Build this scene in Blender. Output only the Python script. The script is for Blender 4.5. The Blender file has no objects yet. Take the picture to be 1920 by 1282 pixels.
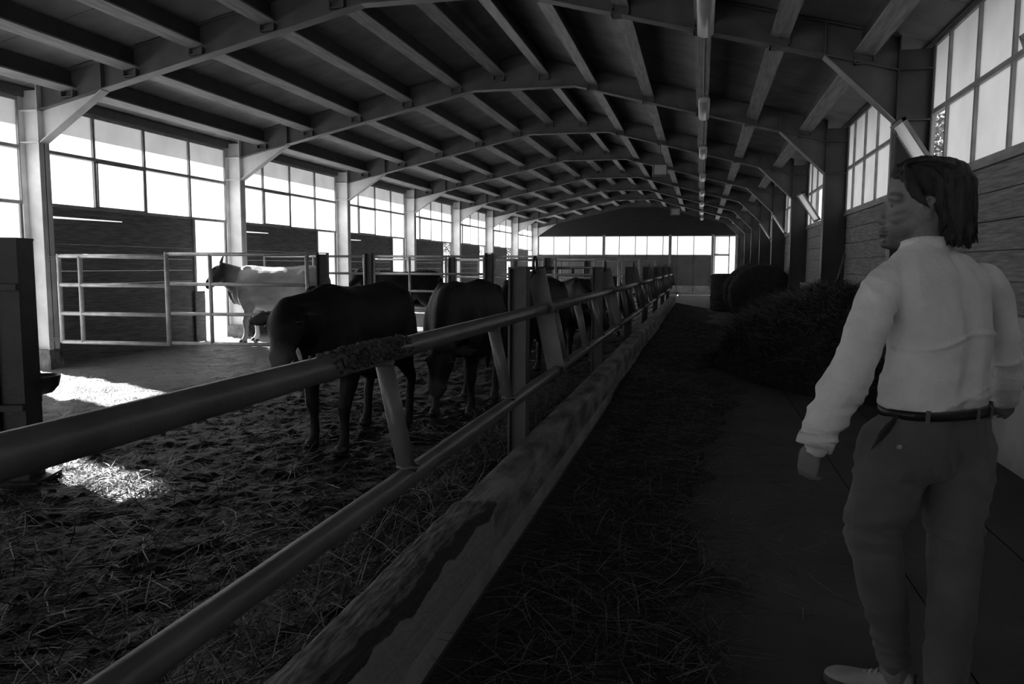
import bpy, bmesh, math, random
import numpy as np
from mathutils import Vector, Matrix, noise

# ---------------------------------------------------------------- camera, sky, sun, exposure
sc = bpy.context.scene
COL = sc.collection
sc.view_settings.view_transform = 'Standard'
sc.view_settings.look = 'None'
sc.view_settings.gamma = 1.0
sc.view_settings.use_curve_mapping = False
sc.view_settings.exposure = 0.3
sc.cycles.use_denoising = True
sc.cycles.max_bounces = 8
sc.cycles.diffuse_bounces = 5
sc.cycles.transmission_bounces = 8
sc.cycles.sample_clamp_indirect = 6.0

cd = bpy.data.cameras.new('camera')
cam = bpy.data.objects.new('camera', cd); COL.objects.link(cam)
cd.sensor_width = 36.0; cd.lens = 36.0 * 1458 / 1920; cd.clip_start = 0.05; cd.clip_end = 500
yaw, pit, rol = math.radians(13.565), math.radians(5.6), math.radians(0.25)
fw = Vector((-math.sin(yaw)*math.cos(pit), math.cos(yaw)*math.cos(pit), -math.sin(pit)))
rt = Vector((math.cos(yaw), math.sin(yaw), 0)); up = rt.cross(fw)
rt2 = rt*math.cos(rol) + up*math.sin(rol); up2 = up*math.cos(rol) - rt*math.sin(rol)
cam.matrix_world = Matrix(((rt2.x, up2.x, -fw.x, 0), (rt2.y, up2.y, -fw.y, 0), (rt2.z, up2.z, -fw.z, 1.45), (0, 0, 0, 1)))
sc.camera = cam

w = bpy.data.worlds.new('sky'); sc.world = w; w.use_nodes = True
w.node_tree.nodes['Background'].inputs[0].default_value = (1, 1, 1, 1)
w.node_tree.nodes['Background'].inputs[1].default_value = 1.15
sl = bpy.data.lights.new('sun', 'SUN'); sl.energy = 22.0; sl.angle = math.radians(1.4)
sun = bpy.data.objects.new('sun', sl); COL.objects.link(sun)
sun.rotation_euler = Vector((1.0, -0.40, -0.52)).to_track_quat('-Z', 'Y').to_euler()
sun.location = (-30, 10, 20)

# ---------------------------------------------------------------- helpers
rnd = random.Random(7)
nrg = np.random.default_rng(11)

class MB:
    def __init__(s): s.v = []; s.f = []
    def add(s, vs, fs):
        o = len(s.v); s.v += [tuple(p) for p in vs]; s.f += [tuple(i+o for i in f) for f in fs]; return s
    def box(s, a, b, m=None):
        x0, y0, z0 = a; x1, y1, z1 = b
        vs = [(x0,y0,z0),(x1,y0,z0),(x1,y1,z0),(x0,y1,z0),(x0,y0,z1),(x1,y0,z1),(x1,y1,z1),(x0,y1,z1)]
        if m is not None: vs = [m @ Vector(v) for v in vs]
        return s.add(vs, [(0,3,2,1),(4,5,6,7),(0,1,5,4),(1,2,6,5),(2,3,7,6),(3,0,4,7)])
    def prism(s, prof, d):
        """closed profile (3-D points, flat) pushed along d"""
        n = len(prof); d = Vector(d); p = [Vector(q) for q in prof]
        return s.add(p + [q+d for q in p], [tuple(range(n-1,-1,-1)), tuple(range(n,2*n))] + [(i,(i+1)%n,n+(i+1)%n,n+i) for i in range(n)])
    def bar(s, p, q, w_, h, upv=(0,0,1)):
        p = Vector(p); q = Vector(q); t = (q-p).normalized(); u = Vector(upv)
        a = t.cross(u)
        if a.length < 1e-4: a = t.cross(Vector((1,0,0)))
        a.normalize(); b = a.cross(t).normalized()
        vs = []
        for c in (p, q):
            for (i, j) in ((-1,-1),(1,-1),(1,1),(-1,1)): vs.append(c + a*i*w_/2 + b*j*h/2)
        return s.add(vs, [(0,3,2,1),(4,5,6,7),(0,1,5,4),(1,2,6,5),(2,3,7,6),(3,0,4,7)])
    def tube(s, pts, r, n=10, flat=None):
        pts = [Vector(p) for p in pts]; k = len(pts)
        rs = r if isinstance(r, (list, tuple)) else [r]*k
        a0 = None; rings = []
        for i, p in enumerate(pts):
            t = (pts[min(i+1,k-1)] - pts[max(i-1,0)]).normalized()
            if a0 is None:
                a0 = t.cross(Vector((0,0,1)))
                if a0.length < 0.05: a0 = t.cross(Vector((1,0,0)))
            a0 = (a0 - t*a0.dot(t)).normalized(); b0 = t.cross(a0)
            rings.append([p + (a0*math.cos(2*math.pi*j/n) + b0*math.sin(2*math.pi*j/n)*(flat or 1))*rs[i] for j in range(n)])
        vs = [v for g in rings for v in g]
        fs = [(i*n+j, i*n+(j+1)%n, (i+1)*n+(j+1)%n, (i+1)*n+j) for i in range(k-1) for j in range(n)]
        fs += [tuple(range(n-1,-1,-1)), tuple((k-1)*n+j for j in range(n))]
        return s.add(vs, fs)
    def rings(s, rings):
        n = len(rings[0]); k = len(rings)
        vs = [v for g in rings for v in g]
        fs = [(i*n+j, i*n+(j+1)%n, (i+1)*n+(j+1)%n, (i+1)*n+j) for i in range(k-1) for j in range(n)]
        fs += [tuple(range(n-1,-1,-1)), tuple((k-1)*n+j for j in range(n))]
        return s.add(vs, fs)
    def mesh(s, name):
        me = bpy.data.meshes.new(name); me.from_pydata([tuple(v) for v in s.v], [], s.f); me.update(); return me
    def build(s, name, mat, parent=None, smooth=False, **kw):
        o = bpy.data.objects.new(name, s.mesh(name)); COL.objects.link(o)
        o.data.materials.append(mat)
        if parent: o.parent = parent
        if smooth: shade(o)
        tag(o, **kw); return o

def shade(o, ang=None):
    me = o.data
    me.polygons.foreach_set('use_smooth', [True]*len(me.polygons)); me.update()
    if ang is not None:
        try: me.set_sharp_from_angle(angle=math.radians(ang))
        except Exception: pass

def tag(o, label=None, cat=None, group=None, kind=None):
    if label: o['label'] = label
    if cat: o['category'] = cat
    if group: o['group'] = group
    if kind: o['kind'] = kind
    return o

def empty(name, loc=(0,0,0), rz=0, **kw):
    o = bpy.data.objects.new(name, None); COL.objects.link(o)
    o.location = loc; o.rotation_euler = (0,0,rz); o.empty_display_size = 0.1
    tag(o, **kw); return o

def inst(name, me, parent, loc=(0,0,0), rot=(0,0,0), scale=(1,1,1), **kw):
    o = bpy.data.objects.new(name, me); COL.objects.link(o); o.parent = parent
    o.location = loc; o.rotation_euler = rot; o.scale = scale; tag(o, **kw); return o

def mat(name, g, rough=0.7, var=0.3, scale=6.0, bump=0.0, bscale=None, metal=0.0, spec=0.5, stretch=None, detail=5.0, coord='Object', g2=None, ramp=(0.3, 0.7)):
    """a neutral grey procedural material: noise between two tones plus noise relief"""
    m = bpy.data.materials.new(name); m.use_nodes = True
    nt = m.node_tree; N = nt.nodes; L = nt.links; b = N['Principled BSDF']
    tc = N.new('ShaderNodeTexCoord'); mp = N.new('ShaderNodeMapping')
    L.new(tc.outputs[coord], mp.inputs[0])
    if stretch: mp.inputs['Scale'].default_value = stretch
    n1 = N.new('ShaderNodeTexNoise'); n1.inputs['Scale'].default_value = scale; n1.inputs['Detail'].default_value = detail
    L.new(mp.outputs[0], n1.inputs['Vector'])
    cr = N.new('ShaderNodeValToRGB')
    lo = g*(1-var) if g2 is None else g2; hi = g*(1+var) if g2 is None else g
    cr.color_ramp.elements[0].position = ramp[0]; cr.color_ramp.elements[1].position = ramp[1]
    cr.color_ramp.elements[0].color = (lo,lo,lo,1); cr.color_ramp.elements[1].color = (hi,hi,hi,1)
    L.new(n1.outputs['Fac'], cr.inputs[0]); L.new(cr.outputs[0], b.inputs['Base Color'])
    b.inputs['Roughness'].default_value = rough; b.inputs['Metallic'].default_value = metal
    b.inputs['Specular IOR Level'].default_value = spec
    if bump:
        n2 = N.new('ShaderNodeTexNoise'); n2.inputs['Scale'].default_value = bscale or scale*4; n2.inputs['Detail'].default_value = 6
        L.new(mp.outputs[0], n2.inputs['Vector'])
        bp = N.new('ShaderNodeBump'); bp.inputs['Strength'].default_value = bump; bp.inputs['Distance'].default_value = 0.02
        L.new(n2.outputs['Fac'], bp.inputs['Height']); L.new(bp.outputs[0], b.inputs['Normal'])
    return m

def pane_mat(name, t, clear=0.0):
    m = bpy.data.materials.new(name); m.use_nodes = True
    nt = m.node_tree; N = nt.nodes; L = nt.links; N.remove(N['Principled BSDF'])
    tr = N.new('ShaderNodeBsdfTranslucent'); tc = N.new('ShaderNodeTexCoord')
    nz = N.new('ShaderNodeTexNoise'); nz.inputs['Scale'].default_value = 1.7; nz.inputs['Detail'].default_value = 6
    L.new(tc.outputs['Object'], nz.inputs['Vector'])
    cr = N.new('ShaderNodeValToRGB'); a = t*0.88; c = t*1.05
    cr.color_ramp.elements[0].position = 0.35; cr.color_ramp.elements[1].position = 0.65
    cr.color_ramp.elements[0].color = (a,a,a,1); cr.color_ramp.elements[1].color = (c,c,c,1)
    L.new(nz.outputs['Fac'], cr.inputs[0]); L.new(cr.outputs[0], tr.inputs['Color'])
    tp = N.new('ShaderNodeBsdfTransparent'); mx = N.new('ShaderNodeMixShader'); mx.inputs[0].default_value = clear
    L.new(tr.outputs[0], mx.inputs[1]); L.new(tp.outputs[0], mx.inputs[2])
    L.new(mx.outputs[0], N['Material Output'].inputs['Surface'])
    return m

def straw_mat(name, lo, hi, rough=0.6):
    m = bpy.data.materials.new(name); m.use_nodes = True
    nt = m.node_tree; N = nt.nodes; L = nt.links; b = N['Principled BSDF']
    ge = N.new('ShaderNodeNewGeometry'); cr = N.new('ShaderNodeValToRGB')
    cr.color_ramp.elements[0].color = (lo,lo,lo,1); cr.color_ramp.elements[1].color = (hi,hi,hi,1)
    cr.color_ramp.elements[0].position = 0.45
    L.new(ge.outputs['Random Per Island'], cr.inputs[0]); L.new(cr.outputs[0], b.inputs['Base Color'])
    b.inputs['Roughness'].default_value = rough
    return m

M = {}
M['steel']   = mat('painted_steel', 0.30, 0.5, 0.25, 3, 0.05, 40)
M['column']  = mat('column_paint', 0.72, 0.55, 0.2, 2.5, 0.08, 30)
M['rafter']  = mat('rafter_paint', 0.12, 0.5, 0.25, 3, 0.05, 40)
M['columnR'] = mat('shaded_column', 0.06, 0.45, 0.25, 3, 0.05, 40)  # right columns: shade put into the colour, far darker than the left ones
M['purlinweb'] = mat('shaded_purlin_web', 0.055, 0.6, 0.3, 4, 0.1, 25)  # purlin sides: their shade is painted in as a darker tone
M['purlin']  = mat('purlin_flange', 0.28, 0.6, 0.3, 4, 0.1, 25, stretch=(6,0.5,6))  # purlin undersides: light from below painted in as a paler tone
M['deck']    = mat('roof_deck', 0.27, 0.75, 0.25, 2.2, 0.1, 30)
M['plank']   = mat('weathered_plank', 0.19, 0.75, 0.45, 5, 0.25, 22, stretch=(8,0.7,10))
M['plankR']  = mat('sawn_plank', 0.26, 0.75, 0.4, 5, 0.25, 22, stretch=(8,0.7,10))
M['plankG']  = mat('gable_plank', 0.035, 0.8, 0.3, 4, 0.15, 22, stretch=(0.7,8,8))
M['frame']   = mat('window_steel', 0.34, 0.5, 0.25, 5, 0.05, 40)
M['pane']    = pane_mat('frosted_pane', 0.31)
M['paneR']   = pane_mat('dusty_pane', 0.55)
M['paneG']   = pane_mat('gable_pane', 0.7, 0.75)
M['concrete'] = mat('concrete_floor', 0.065, 0.65, 0.35, 1.6, 0.25, 45)
M['plinth']  = mat('limewashed_plinth', 0.5, 0.8, 0.25, 2.5, 0.3, 30)
M['stub']    = mat('dirty_stub', 0.30, 0.9, 0.5, 6, 0.8, 25, g2=0.05)
M['panel']   = mat('precast_panel', 0.20, 0.8, 0.2, 1.5, 0.15, 20)
M['gravel']  = mat('yard_gravel', 0.45, 0.9, 0.25, 0.6, 0.4, 25)
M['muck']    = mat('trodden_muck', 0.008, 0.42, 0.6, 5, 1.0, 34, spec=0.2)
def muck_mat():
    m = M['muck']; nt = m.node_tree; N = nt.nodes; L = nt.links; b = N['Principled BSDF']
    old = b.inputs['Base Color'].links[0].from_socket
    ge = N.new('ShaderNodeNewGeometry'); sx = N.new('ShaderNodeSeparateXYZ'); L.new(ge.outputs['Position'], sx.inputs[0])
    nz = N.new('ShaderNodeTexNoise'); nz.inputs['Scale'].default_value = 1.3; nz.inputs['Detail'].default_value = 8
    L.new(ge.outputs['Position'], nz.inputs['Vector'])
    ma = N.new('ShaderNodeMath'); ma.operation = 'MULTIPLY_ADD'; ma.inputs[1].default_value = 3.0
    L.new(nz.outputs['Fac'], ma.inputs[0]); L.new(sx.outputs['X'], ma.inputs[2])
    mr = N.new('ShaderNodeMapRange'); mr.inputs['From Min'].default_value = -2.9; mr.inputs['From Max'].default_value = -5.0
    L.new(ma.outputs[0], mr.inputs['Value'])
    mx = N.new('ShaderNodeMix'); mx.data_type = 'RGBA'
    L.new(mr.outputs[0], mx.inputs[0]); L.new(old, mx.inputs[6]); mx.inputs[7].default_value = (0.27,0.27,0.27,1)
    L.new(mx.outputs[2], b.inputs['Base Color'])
muck_mat()
M['kerb']    = mat('kerb_whitewash', 0.34, 0.7, 0.3, 2.5, 0.25, 30)
M['kerbtop'] = mat('kerb_dirt', 0.26, 0.75, 0.5, 3.2, 0.9, 16, g2=0.06, ramp=(0.36, 0.60), stretch=(2.0,0.7,2.0), detail=9)
def kerb_mat():
    # dung crust with a long grain over the near kerb, a wet dark band at its ragged edge, bare concrete below it
    m = M['kerbtop']; nt = m.node_tree; N = nt.nodes; L = nt.links; b = N['Principled BSDF']
    patches = b.inputs['Base Color'].links[0].from_socket
    ge = N.new('ShaderNodeNewGeometry'); sp = N.new('ShaderNodeSeparateXYZ'); L.new(ge.outputs['Position'], sp.inputs[0])
    def math_(op, a, c, d=None):
        n = N.new('ShaderNodeMath'); n.operation = op
        for i, v in enumerate((a, c, d)):
            if v is None: continue
            if isinstance(v, (int, float)): n.inputs[i].default_value = v
            else: L.new(v, n.inputs[i])
        return n.outputs[0]
    def ns(scale, st, det=5):
        mp = N.new('ShaderNodeMapping'); mp.inputs['Scale'].default_value = st; L.new(ge.outputs['Position'], mp.inputs[0])
        n = N.new('ShaderNodeTexNoise'); n.inputs['Scale'].default_value = scale; n.inputs['Detail'].default_value = det; L.new(mp.outputs[0], n.inputs['Vector']); return n.outputs['Fac']
    def step(v, a, c):
        r = N.new('ShaderNodeMapRange'); r.inputs['From Min'].default_value = a; r.inputs['From Max'].default_value = c; L.new(v, r.inputs['Value']); return r.outputs[0]
    def mix(f, a, c):
        x = N.new('ShaderNodeMix'); x.data_type = 'RGBA'; L.new(f, x.inputs[0])
        for i, v in ((6, a), (7, c)):
            if isinstance(v, float): x.inputs[i].default_value = (v,v,v,1)
            else: L.new(v, x.inputs[i])
        return x.outputs[2]
    # t runs from the pen side over the edge and down the aisle side
    t = math_('MULTIPLY_ADD', sp.outputs['Z'], -0.9, sp.outputs['X'])
    rag = math_('MULTIPLY_ADD', ns(2.6, (1,1,1), 8), 0.22, t)
    grain = ns(9.0, (7,1.1,3), 6)
    gr = N.new('ShaderNodeValToRGB'); gr.color_ramp.elements[0].position = 0.36; gr.color_ramp.elements[1].position = 0.66
    gr.color_ramp.elements[0].color = (0.05,0.05,0.05,1); gr.color_ramp.elements[1].color = (0.26,0.26,0.26,1); L.new(grain, gr.inputs[0])
    crust = mix(step(rag, -1.165, -1.15), gr.outputs[0], 0.028)
    crust = mix(step(rag, -1.085, -1.08), crust, 0.27)
    yy = math_('MULTIPLY_ADD', ns(6.0, (1,1,1)), 0.5, sp.outputs['Y'])
    near = step(yy, 3.72, 3.66)
    L.new(mix(near, patches, crust), b.inputs['Base Color'])
    bp = b.inputs['Normal'].links[0].from_node; L.new(grain, bp.inputs['Height']); bp.inputs['Strength'].default_value = 0.8
kerb_mat()
M['galv']    = mat('galvanised_pipe', 0.6, 0.42, 0.2, 8, 0.06, 40, metal=0.3)
M['rail']    = mat('worn_rail_paint', 0.13, 0.38, 0.25, 5, 0.12, 35, spec=0.5)
M['postdark'] = mat('rusty_post', 0.03, 0.5, 0.35, 5, 0.15, 30)
M['hay']     = mat('dark_hay_core', 0.026, 0.95, 0.6, 9, 0.9, 40)
M['haystr']  = straw_mat('hay_stalk', 0.012, 0.24)
M['straw']   = straw_mat('bedding_straw', 0.005, 0.11, 0.4)
M['strawb']  = straw_mat('dry_straw', 0.03, 0.30, 0.5)
M['lamp']    = mat('lamp_plastic', 0.55, 0.3, 0.1, 4)
M['iron']    = mat('cast_iron', 0.04, 0.4, 0.3, 12, 0.2, 40)
M['leaf']    = mat('tree_leaf', 0.10, 0.6, 0.5, 1.5)
M['bark']    = mat('tree_bark', 0.08, 0.9, 0.4, 6, 0.5)

# ---------------------------------------------------------------- the barn's measures
BAY = 4.815
F = [-5.30 + BAY*i for i in range(11)]          # portal frames; F[3] = 9.145, the gable stands at F[10]
XL, XR = -9.226, 2.314                          # wall planes
CL, CR = -8.88, 1.95                            # inner faces of the columns
RX = -3.2                                       # ridge
def zbot(x):                                    # underside of the rafters
    return 4.6 - 0.222*(-4.1-x) if x < -4.1 else (4.6 - 0.262*(x+2.25) if x > -2.25 else 4.6)
def zdeck(x):                                   # underside of the roof deck
    return 5.22 - 0.222*(RX-x) if x < RX else 5.22 - 0.262*(x-RX)
ZS, ZM, ZT = 2.30, 3.06, 3.71

# ---------------------------------------------------------------- ground, floor, pen floor
g = MB().add([(-90,-60,-0.14),(90,-60,-0.14),(90,140,-0.14),(-90,140,-0.14)], [(0,1,2,3)]).build('ground', M['gravel'], kind='structure', label='pale sunlit yard ground outside the barn')
fl = empty('floor', (0,0,0), kind='structure', label='dark concrete floor of the feed aisle')
ys = [F[0]] + [F[0] + 2.1 + 5.2*i for i in range(9)] + [F[10]]
for (x0, x1) in ((-1.083, 0.985), (0.985, 1.60), (1.60, XR+0.05)):
    for a, b in zip(ys[:-1], ys[1:]):
        MB().box((x0+0.004, a+0.004, -0.12), (x1-0.004, b-0.004, rnd.uniform(-0.003, 0.0))).build('slab', M['concrete'], fl)
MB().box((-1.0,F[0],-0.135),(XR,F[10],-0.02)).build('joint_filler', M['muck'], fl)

def pen_h(x, y):
    v = Vector((x, y, 0))
    h = 0.035*noise.noise(v*1.1) + 0.03*noise.noise(v*3.1) + 0.026*noise.noise(v*7.3) + 0.022*noise.noise(v*17.0)
    e = min(1.0, max(0.0, (-1.15-x)/0.4))
    return -0.02 + h*(0.4+0.6*e) + 0.10*math.exp(-((x+1.3)/0.35)**2)*(1-0.0)
xs = np.concatenate([np.arange(-9.3, -6, 0.09), np.arange(-6, -1.084, 0.045)]); xs = np.append(xs, -1.083)
yl = np.concatenate([np.arange(-5.3, 1.0, 0.12), np.arange(1.0, 8.0, 0.045), np.arange(8.0, 16, 0.09), np.arange(16, 43, 0.25)]); yl = np.append(yl, 42.85)
V = [(float(x), float(y), pen_h(x, y)) for y in yl for x in xs]
nx = len(xs)
Fc = [(j*nx+i, j*nx+i+1, (j+1)*nx+i+1, (j+1)*nx+i) for j in range(len(yl)-1) for i in range(nx-1)]
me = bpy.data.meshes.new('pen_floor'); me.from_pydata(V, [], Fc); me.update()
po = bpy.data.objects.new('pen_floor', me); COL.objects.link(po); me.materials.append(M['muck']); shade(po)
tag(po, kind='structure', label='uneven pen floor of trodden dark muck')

# ---------------------------------------------------------------- portal frames
def frame(i, y):
    fr = empty('portal_frame', (0, y, 0), kind='structure', label='grey steel portal frame of columns, rafters and knee plates')
    hw = 0.09
    for sx, xi, xo, nm in ((1, CL, XL+0.02, 'column'), (-1, CR, XR-0.02, 'column')):
        zt = zdeck(xi)-0.02
        b = MB()
        b.box((min(xi, xi-sx*0.014), -hw, -0.05), (max(xi, xi-sx*0.014), hw, zt))
        b.box((min(xo, xo+sx*0.014), -hw, -0.05), (max(xo, xo+sx*0.014), hw, zdeck(xo)-0.05))
        b.box((min(xi, xo), -0.006, -0.05), (max(xi, xo), 0.006, zdeck(xo)-0.06))
        zk = 3.11 if sx > 0 else 2.98
        for zz in (zk, zbot(xi)): b.box((min(xi, xo), -hw, zz), (max(xi, xo), hw, zz+0.012))
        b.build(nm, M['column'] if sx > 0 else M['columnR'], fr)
        if sx > 0:
            st = MB(); st.prism([(xo-0.03,-0.13,-0.08),(xi+0.05,-0.13,-0.08),(xi+0.03,-0.12,0.10),(xi+0.012,-0.11,0.24),(xo-0.03,-0.11,0.24)], (0,0.24,0)); st.build('concrete_stub', M['stub'], fr)
    # rafters: bottom flange, web, top flange
    pts = [(CL, zbot(CL)), (-4.1, 4.6), (-2.25, 4.6), (CR, zbot(CR))]
    for nm, (p, q) in zip(('rafter', 'apex_haunch', 'rafter'), zip(pts[:-1], pts[1:])):
        b = MB()
        b.prism([(p[0],-0.085,p[1]), (q[0],-0.085,q[1]), (q[0],-0.085,q[1]+0.014), (p[0],-0.085,p[1]+0.014)], (0,0.17,0))
        top = [(q[0], zdeck(q[0])-0.015), (p[0], zdeck(p[0])-0.015)]
        if p[0] < RX < q[0]: top.insert(1, (RX, zdeck(RX)-0.015))
        b.prism([(p[0],-0.005,p[1]+0.01), (q[0],-0.005,q[1]+0.01)] + [(t[0],-0.005,t[1]) for t in top], (0,0.01,0))
        for t0, t1 in zip(top[:-1], top[1:]):
            b.prism([(t0[0],-0.085,t0[1]-0.012), (t1[0],-0.085,t1[1]-0.012), (t1[0],-0.085,t1[1]), (t0[0],-0.085,t0[1])], (0,0.17,0))
        b.build(nm, M['rafter'], fr)
    # knee plates with an edge flange and a stiffener over their tip
    for tip, foot, cx in (((-7.85, zbot(-7.85)), (CL, 3.11), CL), ((1.22, zbot(1.22)), (CR, 2.98), CR)):
        b = MB()
        b.prism([(tip[0],-0.006,tip[1]), (foot[0],-0.006,foot[1]), (cx,-0.006,zbot(cx))], (0,0.012,0))
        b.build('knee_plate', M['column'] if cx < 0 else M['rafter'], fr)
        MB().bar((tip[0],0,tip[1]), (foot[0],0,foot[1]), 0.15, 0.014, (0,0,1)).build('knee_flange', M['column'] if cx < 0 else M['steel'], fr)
        MB().box((tip[0]-0.006,-0.08,tip[1]+0.014), (tip[0]+0.006,0.08,zdeck(tip[0])-0.03)).build('stiffener', M['rafter'], fr)
    return fr
PX = [-8.4, -7.4, -6.4, -5.37, -4.42, -3.62, -2.80, -1.93, -0.96, -0.05, 0.76, 1.62]
for i, y in enumerate(F): 
    fr = frame(i, y)
    if 2 < i < 8:                                # small angle cleats that seat the purlins
        for x in PX:
            z = zdeck(x)-0.275
            b = MB(); b.box((x-0.10,-0.08,z-0.10), (x+0.10,0.08,z-0.088)); b.box((x-0.10,-0.08,z-0.10), (x-0.088,0.08,z)); b.box((x+0.088,-0.08,z-0.10), (x+0.10,0.08,z))
            b.build('cleat', M['rafter'], fr)

# ---------------------------------------------------------------- roof: purlins and deck panels
ce = empty('ceiling', (0,0,0), kind='structure', label='low pitched barn roof of grey deck panels on long purlins')
for i in range(10):
    for x in PX:
        z = zdeck(x); s = 0.222 if x < RX else -0.262; y0, y1 = F[i]+0.012, F[i+1]-0.012
        b = MB(); hw = 0.095
        b.prism([(x-hw,y0,z-0.27-s*hw), (x+hw,y0,z-0.27+s*hw), (x+hw,y0,z-0.25+s*hw), (x-hw,y0,z-0.25-s*hw)], (0,y1-y0,0))
        pf = b.build('purlin', M['purlin'], ce)
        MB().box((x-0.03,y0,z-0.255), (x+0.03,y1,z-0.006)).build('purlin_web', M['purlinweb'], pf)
edges = [-9.95] + PX[:6] + [RX] + PX[6:] + [3.1]
for i in range(10):
    n = 4 if 2 <= i <= 4 else 1
    for x0, x1 in zip(edges[:-1], edges[1:]):
        for k in range(n):
            y0 = F[i] + BAY*k/n + 0.006; y1 = F[i] + BAY*(k+1)/n - 0.006
            MB().prism([(x0+0.004,y0,zdeck(x0+0.004)), (x1-0.004,y0,zdeck(x1-0.004)), (x1-0.004,y0,zdeck(x1)+0.04), (x0+0.004,y0,zdeck(x0)+0.04)], (0,y1-y0,0)).build('deck_panel', M['deck'], ce)
for x0, x1 in ((-10.0, RX), (RX, 3.15)):
    MB().prism([(x0,F[0]-0.4,zdeck(x0)+0.041), (x1,F[0]-0.4,zdeck(x1)+0.041), (x1,F[0]-0.4,zdeck(x1)+0.10), (x0,F[0]-0.4,zdeck(x0)+0.10)], (0,F[10]-F[0]+0.9,0)).build('roof_sheet', M['deck'], ce)

# ---------------------------------------------------------------- side walls
def pane(name, m, parent, y0, y1, z0, z1, x=0.0):
    return MB().add([(x,y0,z0),(x,y1,z0),(x,y1,z1),(x,y0,z1)], [(0,1,2,3)]).build(name, m, parent)
wl = empty('wall_left', (0,0,0), kind='structure', label='left barn wall of weathered horizontal planks below windows')
wr = empty('wall_right', (0,0,0), kind='structure', label='right barn wall of horizontal planks above a pale concrete plinth')
wn = 0
for i in range(10):
    y0, y1 = F[i]+0.10, F[i+1]-0.10
    yd = F[i]+3.64 if i >= 2 else y1             # the doorway is the last quarter of each bay
    zz = -0.06; k = 0
    while zz < ZS-0.06:
        h = min(0.20, ZS-0.02-zz)
        dz0 = dz1 = 0.0; ya = y0; yb = yd
        if k == 10 and i in (3, 4, 5): dz0 = -0.034    # a warped plank that leaves a slit of daylight
        t = rnd.uniform(0.0, 0.008)
        b = MB(); x0, x1 = XL-0.03+t, XL+0.005+t
        g0 = 0.0015
        yc = ya+(yb-ya)*(0.5 if i == 3 else 0.4)
        p = [(x0,ya,zz+g0), (x0,yb,zz+g0), (x0,yb,zz+h), (x0,yc,zz+h)] + ([(x0,yc-0.02,zz+h+dz0*0.35)] if dz0 else []) + [(x0,ya,zz+h+dz0)]
        b.prism(p, (x1-x0,0,0)); b.build('plank', M['plank'], wl)
        zz += 0.20; k += 1
    # posts at the doorway and the rail over planks and doorway
    if i >= 2:
        MB().box((XL-0.03,yd,-0.06),(XL+0.04,yd+0.06,ZS)).build('door_post', M['frame'], wl)
        if i in (3, 4, 5):                        # a short board panel left hanging on the post
            MB().box((XL+0.05,yd-0.05,0.0),(XL+0.075,yd+0.24,0.95)).build('half_door', M['plank'], wl)
    MB().box((XL-0.10,F[i],ZT+0.03),(XL+0.06,F[i+1],zdeck(XL)-0.005)).build('eaves_beam', M['rafter'], wl)
    MB().box((XL-0.04,F[i]-0.1,-0.06),(XL-0.012,F[i]+0.11,ZT+0.05)).build('corner_board', M['frame'], wl)
    # window of two rows by four
    wn += 1
    W = empty('window_%d' % wn, (XL, 0, 0), kind='structure', label='wide frosted left window of two rows of panes under the eaves')
    ym = [y0-0.02, F[i]+1.285, F[i]+2.415, F[i]+3.61, y1+0.02]
    fb = MB()
    for z in (ZS, ZM, ZT): fb.box((-0.03,y0-0.02,z-0.024),(0.03,y1+0.02,z+0.024))
    for y in ym: fb.box((-0.028,y-0.024,ZS),(0.028,y+0.024,ZT))
    fb.build('window_frame', M['frame'], W)
    for a, c in zip(ym[:-1], ym[1:]):
        pane('pane', M['pane'], W, a+0.024, c-0.024, ZM+0.024, ZT-0.024)
    for j, (a, c) in enumerate(zip(ym[:-1], ym[1:])):
        if i == 2 and j in (0, 1):                # a half missing pane lets a streak of sun onto the bedding
            pane('pane', M['pane'], W, a+0.024, c-0.024 if j == 0 else a+0.68, ZS+0.024, ZM-0.024)
        elif j == 1:                                # hopper sash in its own frame, a little ajar
            S = MB(); h = ZM-ZS-0.04; wd = c-a-0.06
            for q in (0.0, h-0.025): S.box((-0.012,0,q),(0.012,wd,q+0.025))
            for q in (0.0, wd-0.025): S.box((-0.012,q,0),(0.012,q+0.025,h))
            so = S.build('sash', M['frame'], W); so.location = (0.02, a+0.03, ZS+0.018); so.rotation_euler = (0, math.radians(0.6), 0)
            pane('sash_pane', M['pane'], so, 0.025, wd-0.025, 0.025, h-0.025)
        else:
            pane('pane', M['pane'], W, a+0.024, c-0.024, ZS+0.024, ZM-0.024)

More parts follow.
